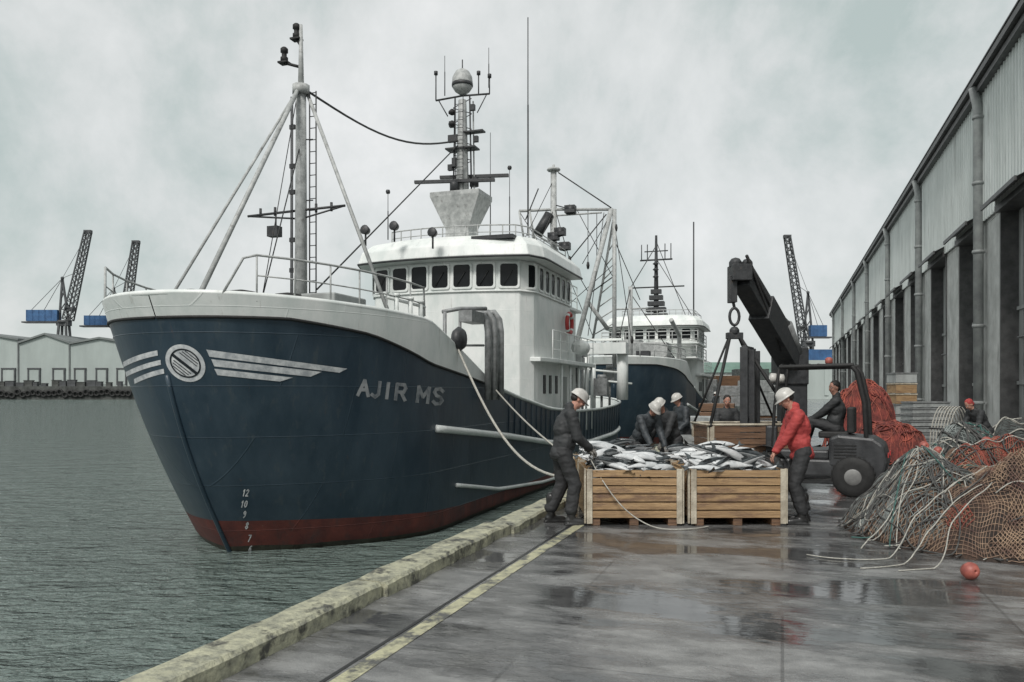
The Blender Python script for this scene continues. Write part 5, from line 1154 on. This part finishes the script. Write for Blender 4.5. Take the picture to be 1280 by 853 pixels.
# ------------------------------------------------------------------ nets
def mound(cx, cy, rx, ry, h, seed, rz=0, pw=.55, lump=.25):
    c, s_ = math.cos(rz), math.sin(rz)
    def hf(x, y):
        dx, dy = x - cx, y - cy; a, b_ = (dx * c + dy * s_) / rx, (-dx * s_ + dy * c) / ry
        wob = 1 + .16 * mnoise.noise(Vector((math.atan2(b_, a) * 1.3, seed, 0)))
        r2 = (a * a + b_ * b_) / (wob * wob)
        if r2 >= 1: return -1
        n_ = mnoise.noise(Vector((x * 1.5 + seed, y * 1.5, seed))) * lump + mnoise.noise(Vector((x * 4 + seed, y * 4, seed * 2))) * lump * .35 + abs(mnoise.noise(Vector((x * 8, y * 8, seed)))) * .08
        return max(0, h * (1 - r2) ** pw * (1 + n_))
    return hf
def net_pile(name, cx, cy, rx, ry, h, seed, coremat, netmats, label, group, cell=.07, rz=0, layers=1, tw=.006, pw=.55, lump=.25, res=70, ropes=(), ylim=None):
    hf = mound(cx, cy, rx, ry, h, seed, rz, pw, lump)
    r_ = empty(name, (cx, cy, 0), 0, label, 'net pile', group); O = Vector((cx, cy, 0))
    b = MB(); rows = []; m_ = max(rx, ry) * 1.16
    na = int(res * 2.2); nr = res // 2
    for i in range(nr + 1):
        row = []
        for j in range(na + 1):
            a = 2 * math.pi * j / na; wob = 1 + .16 * mnoise.noise(Vector((((a + math.pi) % (2 * math.pi) - math.pi) * 1.3, seed, 0)))
            k = (i / nr) ** .8 * .9995 * wob; ax, ay = rx * k * math.cos(a), ry * k * math.sin(a); c, s_ = math.cos(rz), math.sin(rz)
            x, y = cx + ax * c - ay * s_, cy + ax * s_ + ay * c; z = max(0, hf(x, y)); row.append(Vector((x, y, z - (.02 if i == nr else 0))) - O)
        rows.append(row)
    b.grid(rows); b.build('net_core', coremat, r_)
    for li in range(layers):
        b = MB(); sd = seed * 3.1 + li * 7.7; off = .012 + .02 * li; L = m_ * 1.25; n = int(2 * L / cell)
        rot = rz + .5 * li
        def warp(u_, v_):
            x = u_ + .28 * mnoise.noise(Vector((u_ * 1.1 + sd, v_ * 1.1, sd))) + .10 * mnoise.noise(Vector((u_ * 3.5 + sd, v_ * 3.5, 5)))
            y = v_ + .28 * mnoise.noise(Vector((u_ * 1.1, v_ * 1.1 + sd, sd + 9))) + .10 * mnoise.noise(Vector((u_ * 3.5, v_ * 3.5 + sd, 15)))
            return x * math.cos(rot) - y * math.sin(rot), x * math.sin(rot) + y * math.cos(rot)
        step = cell * 1.3; ns = int(2 * L / step)
        for fam in (1, -1):
            for i in range(-n // 2, n // 2 + 1):
                seg = []
                for j in range(-ns // 2, ns // 2 + 1):
                    s_ = j * step; o_ = i * cell
                    u_, v_ = (s_ + o_) * .7071, (s_ - o_) * .7071 * fam
                    x, y = warp(u_, v_); X, Y = cx + x, cy + y; z = hf(X, Y)
                    msk = mnoise.noise(Vector((X * .9 + sd, Y * .9, sd + 3)))
                    if z > 0 and (li == 0 or msk > (.10 if netmats[li % len(netmats)] == 'netorange' else -.05)):
                        seg.append(Vector((X, Y, z + off + .012 * mnoise.noise(Vector((X * 11, Y * 11, sd))))) - O)
                    else:
                        if len(seg) > 2: b.tube(seg, tw, 3, cap=False)
                        seg = []
                if len(seg) > 2: b.tube(seg, tw, 3, cap=False)
        b.build('netting', netmats[li % len(netmats)], r_)
    for k, (rm, cnt, rad, wander) in enumerate(ropes):
        rr = random.Random(seed * 10 + k)
        b = MB()
        for _ in range(cnt):
            a = rr.uniform(0, 2 * math.pi); d = rr.uniform(.1, .85); x, y = cx + rx * d * math.cos(a), cy + ry * d * math.sin(a); hd = rr.uniform(0, 2 * math.pi); pts = []; cv = rr.uniform(-1, 1) * wander
            for i in range(rr.randint(25, 60)):
                z = hf(x, y)
                if z < 0: z = 0
                pts.append(Vector((x, y, z + .03 + rad + .03 * rr.random() * (z > 0))) - O)
                cv += rr.gauss(0, .25) * wander; cv *= .93; hd += cv * .22; x += math.cos(hd) * .06; y += math.sin(hd) * .06
                if (x - cx) ** 2 / (rx * 1.15) ** 2 + (y - cy) ** 2 / (ry * 1.15) ** 2 > 1: break
            if len(pts) > 4:
                for _s in range(2): pts = [pts[0]] + [(pts[i - 1] + pts[i] * 2 + pts[i + 1]) / 4 for i in range(1, len(pts) - 1)] + [pts[-1]]
                b.tube(pts, rad, 6)
        b.build('loose_rope', rm, r_)
    return r_, hf
R1 = (('rope', 14, .007, .6), ('ropedark', 26, .008, .8), ('ropegreen', 5, .009, .6))
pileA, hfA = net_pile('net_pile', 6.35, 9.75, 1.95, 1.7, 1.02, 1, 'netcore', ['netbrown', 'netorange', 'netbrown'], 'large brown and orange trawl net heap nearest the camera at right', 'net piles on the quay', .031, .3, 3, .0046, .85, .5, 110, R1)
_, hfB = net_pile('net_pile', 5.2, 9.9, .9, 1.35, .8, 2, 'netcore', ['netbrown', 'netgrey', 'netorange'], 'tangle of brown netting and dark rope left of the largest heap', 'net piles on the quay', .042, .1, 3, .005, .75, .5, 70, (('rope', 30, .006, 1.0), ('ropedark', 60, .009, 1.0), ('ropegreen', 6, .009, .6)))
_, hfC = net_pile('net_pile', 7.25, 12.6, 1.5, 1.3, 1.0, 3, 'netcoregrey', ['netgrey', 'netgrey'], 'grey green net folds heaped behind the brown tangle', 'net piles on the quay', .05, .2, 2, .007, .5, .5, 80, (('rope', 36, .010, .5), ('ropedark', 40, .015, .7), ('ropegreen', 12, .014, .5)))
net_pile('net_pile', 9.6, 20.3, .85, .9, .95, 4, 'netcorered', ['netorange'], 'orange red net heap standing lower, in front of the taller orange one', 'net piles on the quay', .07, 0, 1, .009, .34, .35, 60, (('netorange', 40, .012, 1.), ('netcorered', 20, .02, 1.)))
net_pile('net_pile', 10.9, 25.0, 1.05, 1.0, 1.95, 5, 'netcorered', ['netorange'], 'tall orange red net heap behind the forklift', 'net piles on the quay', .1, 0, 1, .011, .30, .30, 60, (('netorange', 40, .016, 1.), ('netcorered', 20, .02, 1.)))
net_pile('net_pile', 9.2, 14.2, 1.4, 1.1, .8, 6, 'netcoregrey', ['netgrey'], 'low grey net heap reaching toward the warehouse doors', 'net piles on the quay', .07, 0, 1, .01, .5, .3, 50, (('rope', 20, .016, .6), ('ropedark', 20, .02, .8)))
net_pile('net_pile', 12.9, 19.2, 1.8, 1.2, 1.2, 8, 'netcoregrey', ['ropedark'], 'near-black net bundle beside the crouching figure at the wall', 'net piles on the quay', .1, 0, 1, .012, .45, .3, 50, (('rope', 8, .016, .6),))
# long pale ropes swept down from the heap over the wet ground
for k, P in enumerate(([(1255, 578, 9.9), (1205, 598, 9.3), (1150, 640, 8.8), (1112, 690, 8.6), (1060, 700, 8.55), (1005, 694, 8.8)], [(1270, 590, 9.4), (1215, 612, 9.0), (1165, 660, 8.5), (1130, 700, 8.3), (1070, 712, 8.1)], [(1180, 560, 10.6), (1140, 605, 9.9), (1105, 655, 9.3), (1075, 690, 9.0)], [(1240, 605, 9.0), (1190, 655, 8.3), (1168, 700, 8.1), (1120, 718, 8.0)])):
    pts = []
    for px, y, Y in P:
        p = at(px, y, Y); z = max(.012, hfA(p.x, p.y) + .05, p.z) if p.z > .12 else .014; pts.append(Vector((p.x, p.y, z)))
    sm = []
    for i in range(len(pts) - 1):
        p0, p1, p2, p3 = pts[max(0, i - 1)], pts[i], pts[i + 1], pts[min(len(pts) - 1, i + 2)]
        for j in range(8):
            t = j / 8; v = .5 * ((2 * p1) + (p2 - p0) * t + (2 * p0 - 5 * p1 + 4 * p2 - p3) * t * t + (3 * p1 - p0 - 3 * p2 + p3) * t ** 3); v.x += .05 * mnoise.noise(Vector((i + t + k * 5, 3, 1))); v.y += .07 * mnoise.noise(Vector((i + t, k * 3, 7))); v.z = max(v.z + .04 * mnoise.noise(Vector((2.5 * (i + t), 9, k))) * (v.z > .1), .010); sm.append(v)
    b = MB(); b.tube(sm, .0065, 8); tag(b.build('rope', 'rope'), ['longest pale rope trailing left over the wet ground from the nets', 'pale rope ending just short of the longest rope by the nets', 'short pale rope over the dark tangle at the left of the nets', 'pale rope looping low in front of the largest net heap'][k], 'rope', 'ropes trailing from the nets')
# rope from the man in dark clothes down past the crate
pts = [at(738, 574, 11.0), at(752, 600, 10.72), at(775, 632, 10.6), at(800, 652, 10.55), Vector((1.92, 10.35, .015)), Vector((2.35, 10.4, .015)), Vector((2.6, 10.6, .015))]
for _ in range(3): pts = [pts[0]] + [p_ for a_, c_ in zip(pts, pts[1:]) for p_ in (a_.lerp(c_, .25), a_.lerp(c_, .75))] + [pts[-1]]
b = MB(); b.tube(pts, .008, 8); tag(b.build('rope', 'rope'), 'thin pale rope held by the man in dark clothes, falling across the left crate', 'rope')
def float_(p, r, label):
    b = MB(); b.lathe([(r * .3, -r * .85), (r * .75, -r * .7), (r, -r * .1), (r * .95, r * .3), (r * .6, r * .75), (r * .3, r * .85), (r * .12, r * .8), (r * .12, -r * .8)], (0, 0, 0), 16, axis=(.2, -1, .1)); o = b.build('net_float', 'float'); o.location = p; tag(o, label, 'float', 'net floats')
p = at(1213, 725, 7.66); float_((p.x, p.y, .085), .085, 'round red float lying on the ground before the largest net heap')
p = at(1190, 602, 10.2)
for i, (x, y, r) in enumerate(((5.1, 9.9, .06), (6.05, 10.2, .065), (6.5, 12.2, .07), (5.6, 9.3, .05))):
    z = max(hfA(x, y), hfB(x, y), hfC(x, y), 0) + .05
    float_((x, y, z), r, ['faded red float bedded in the left tangle of nets', 'red float near the crest of the largest net heap', 'red float where the grey folds begin', 'small red float between the brown heap and the left tangle'][i])

# ------------------------------------------------------------------ stacked boxes by the warehouse
def fishbox(loc, rz, w_, d_, h_, mat, label, group):
    r_ = empty('fish_box', loc, rz, label, 'box', group)
    b = MB(); t = .03
    for sx, sy, ww, dd in ((0, -1, w_, t), (0, 1, w_, t), (-1, 0, t, d_ - 2 * t), (1, 0, t, d_ - 2 * t)): b.box((sx * (w_ - t) / 2, sy * (d_ - t) / 2, h_ / 2), (ww, dd, h_ - .02))
    b.box((0, 0, .03), (w_ - .07, d_ - .07, .03)); b.build('box_shell', mat, r_)
    b = MB(); b.box((0, -d_ / 2 - .012, h_ - .03), (w_ + .04, .03, .05)); b.box((0, d_ / 2 + .012, h_ - .03), (w_ + .04, .03, .05)); b.box((-w_ / 2 - .012, 0, h_ - .03), (.03, d_, .05)); b.box((w_ / 2 + .012, 0, h_ - .03), (.03, d_, .05)); b.build('rim', 'steel' if mat != 'wood' else 'woodpale', r_)
    return r_
names = ['lowest', 'second from bottom', 'third from bottom', 'fourth from bottom', 'fifth from bottom', 'sixth from bottom', 'topmost']
c = gr(1156, 27)
for k in range(7): fishbox((c.x + rnd.uniform(-.02, .02), c.y, .02 + k * .21), R(rnd.uniform(-3, 3)), 1.22, .8, .2, 'plasticgrey', names[k] + ' grey box in the wide stack by the warehouse', 'stacked grey fish boxes')
c = gr(1127, 33)
for k in range(6): fishbox((c.x, c.y, .02 + k * .43), R(rnd.uniform(-3, 3)), .85, .8, .42, 'wood' if k in (3, 4) else 'doorpaint', ['lowest', 'second', 'third', 'fourth', 'fifth', 'topmost'][k] + ' crate in the tall narrow stack behind the orange nets', 'tall stack of crates')
# hooped pot frame
pot = empty('crab_pot', gr(1188, 19.6), R(10), 'tall hooped pot with bare bars beside the crouching figure', 'crab pot')
b = MB()
for k in range(7):
    y = -.32 + k * .105; b.tube([(-.36 + .72 * i / 12, y, 1.42 * (math.sin(math.pi * i / 12)) ** .45 + .02) for i in range(13)], .016, 6)
b.build('hoop', 'rope', pot)
b = MB()
for x, z in ((-.36, .04), (.36, .04), (0, 1.43), (-.3, .9), (.3, .9)): b.tube([(x, -.36, z), (x, .36, z)], .018, 6)
b.build('frame_bar', 'dark', pot)
# small clutter farther along the quay
for i, (px, Y, w_, h_) in enumerate(((878, 30, 1.1, .9), (897, 36, 1.6, 1.3), (913, 52, 2, 2.2), (930, 40, 1.5, 1.1), (948, 56, 2.4, 2.6), (905, 70, 3, 3.2), (885, 64, 1.6, 2.8), (938, 74, 3, 3.9))):
    mt = ['plasticgrey', 'wooddark', 'steel', 'netcoregrey'][i % 4]
    r_ = empty('cargo_stack', gr(px, Y), R(rnd.uniform(-20, 20)), ['small grey pallet load closest behind the grey slatted box', 'brown pallet load on the quay left of the crane sling', 'steel coloured load midway along the quay', 'low dark net load seen through the sling', 'tall grey load beside the crane column', 'tall brown load far along the quay', 'narrow steel coloured load near the second trawler', 'highest dark load in front of the green roofed shed'][i], 'cargo', 'loads along the quay')
    b = MB()
    for k in range(3): b.box((rnd.uniform(-.05, .05), 0, .14 + (h_ - .14) * (k + .5) / 3), (w_ * rnd.uniform(.9, 1), w_ * .8, (h_ - .14) / 3 - .03))
    b.build('load', mt, r_, bevel=.03); b = MB()
    for y in (-.35, 0, .35): b.box((0, y * w_, .06), (w_, .1, .12))
    b.build('pallet', 'wooddark', r_)
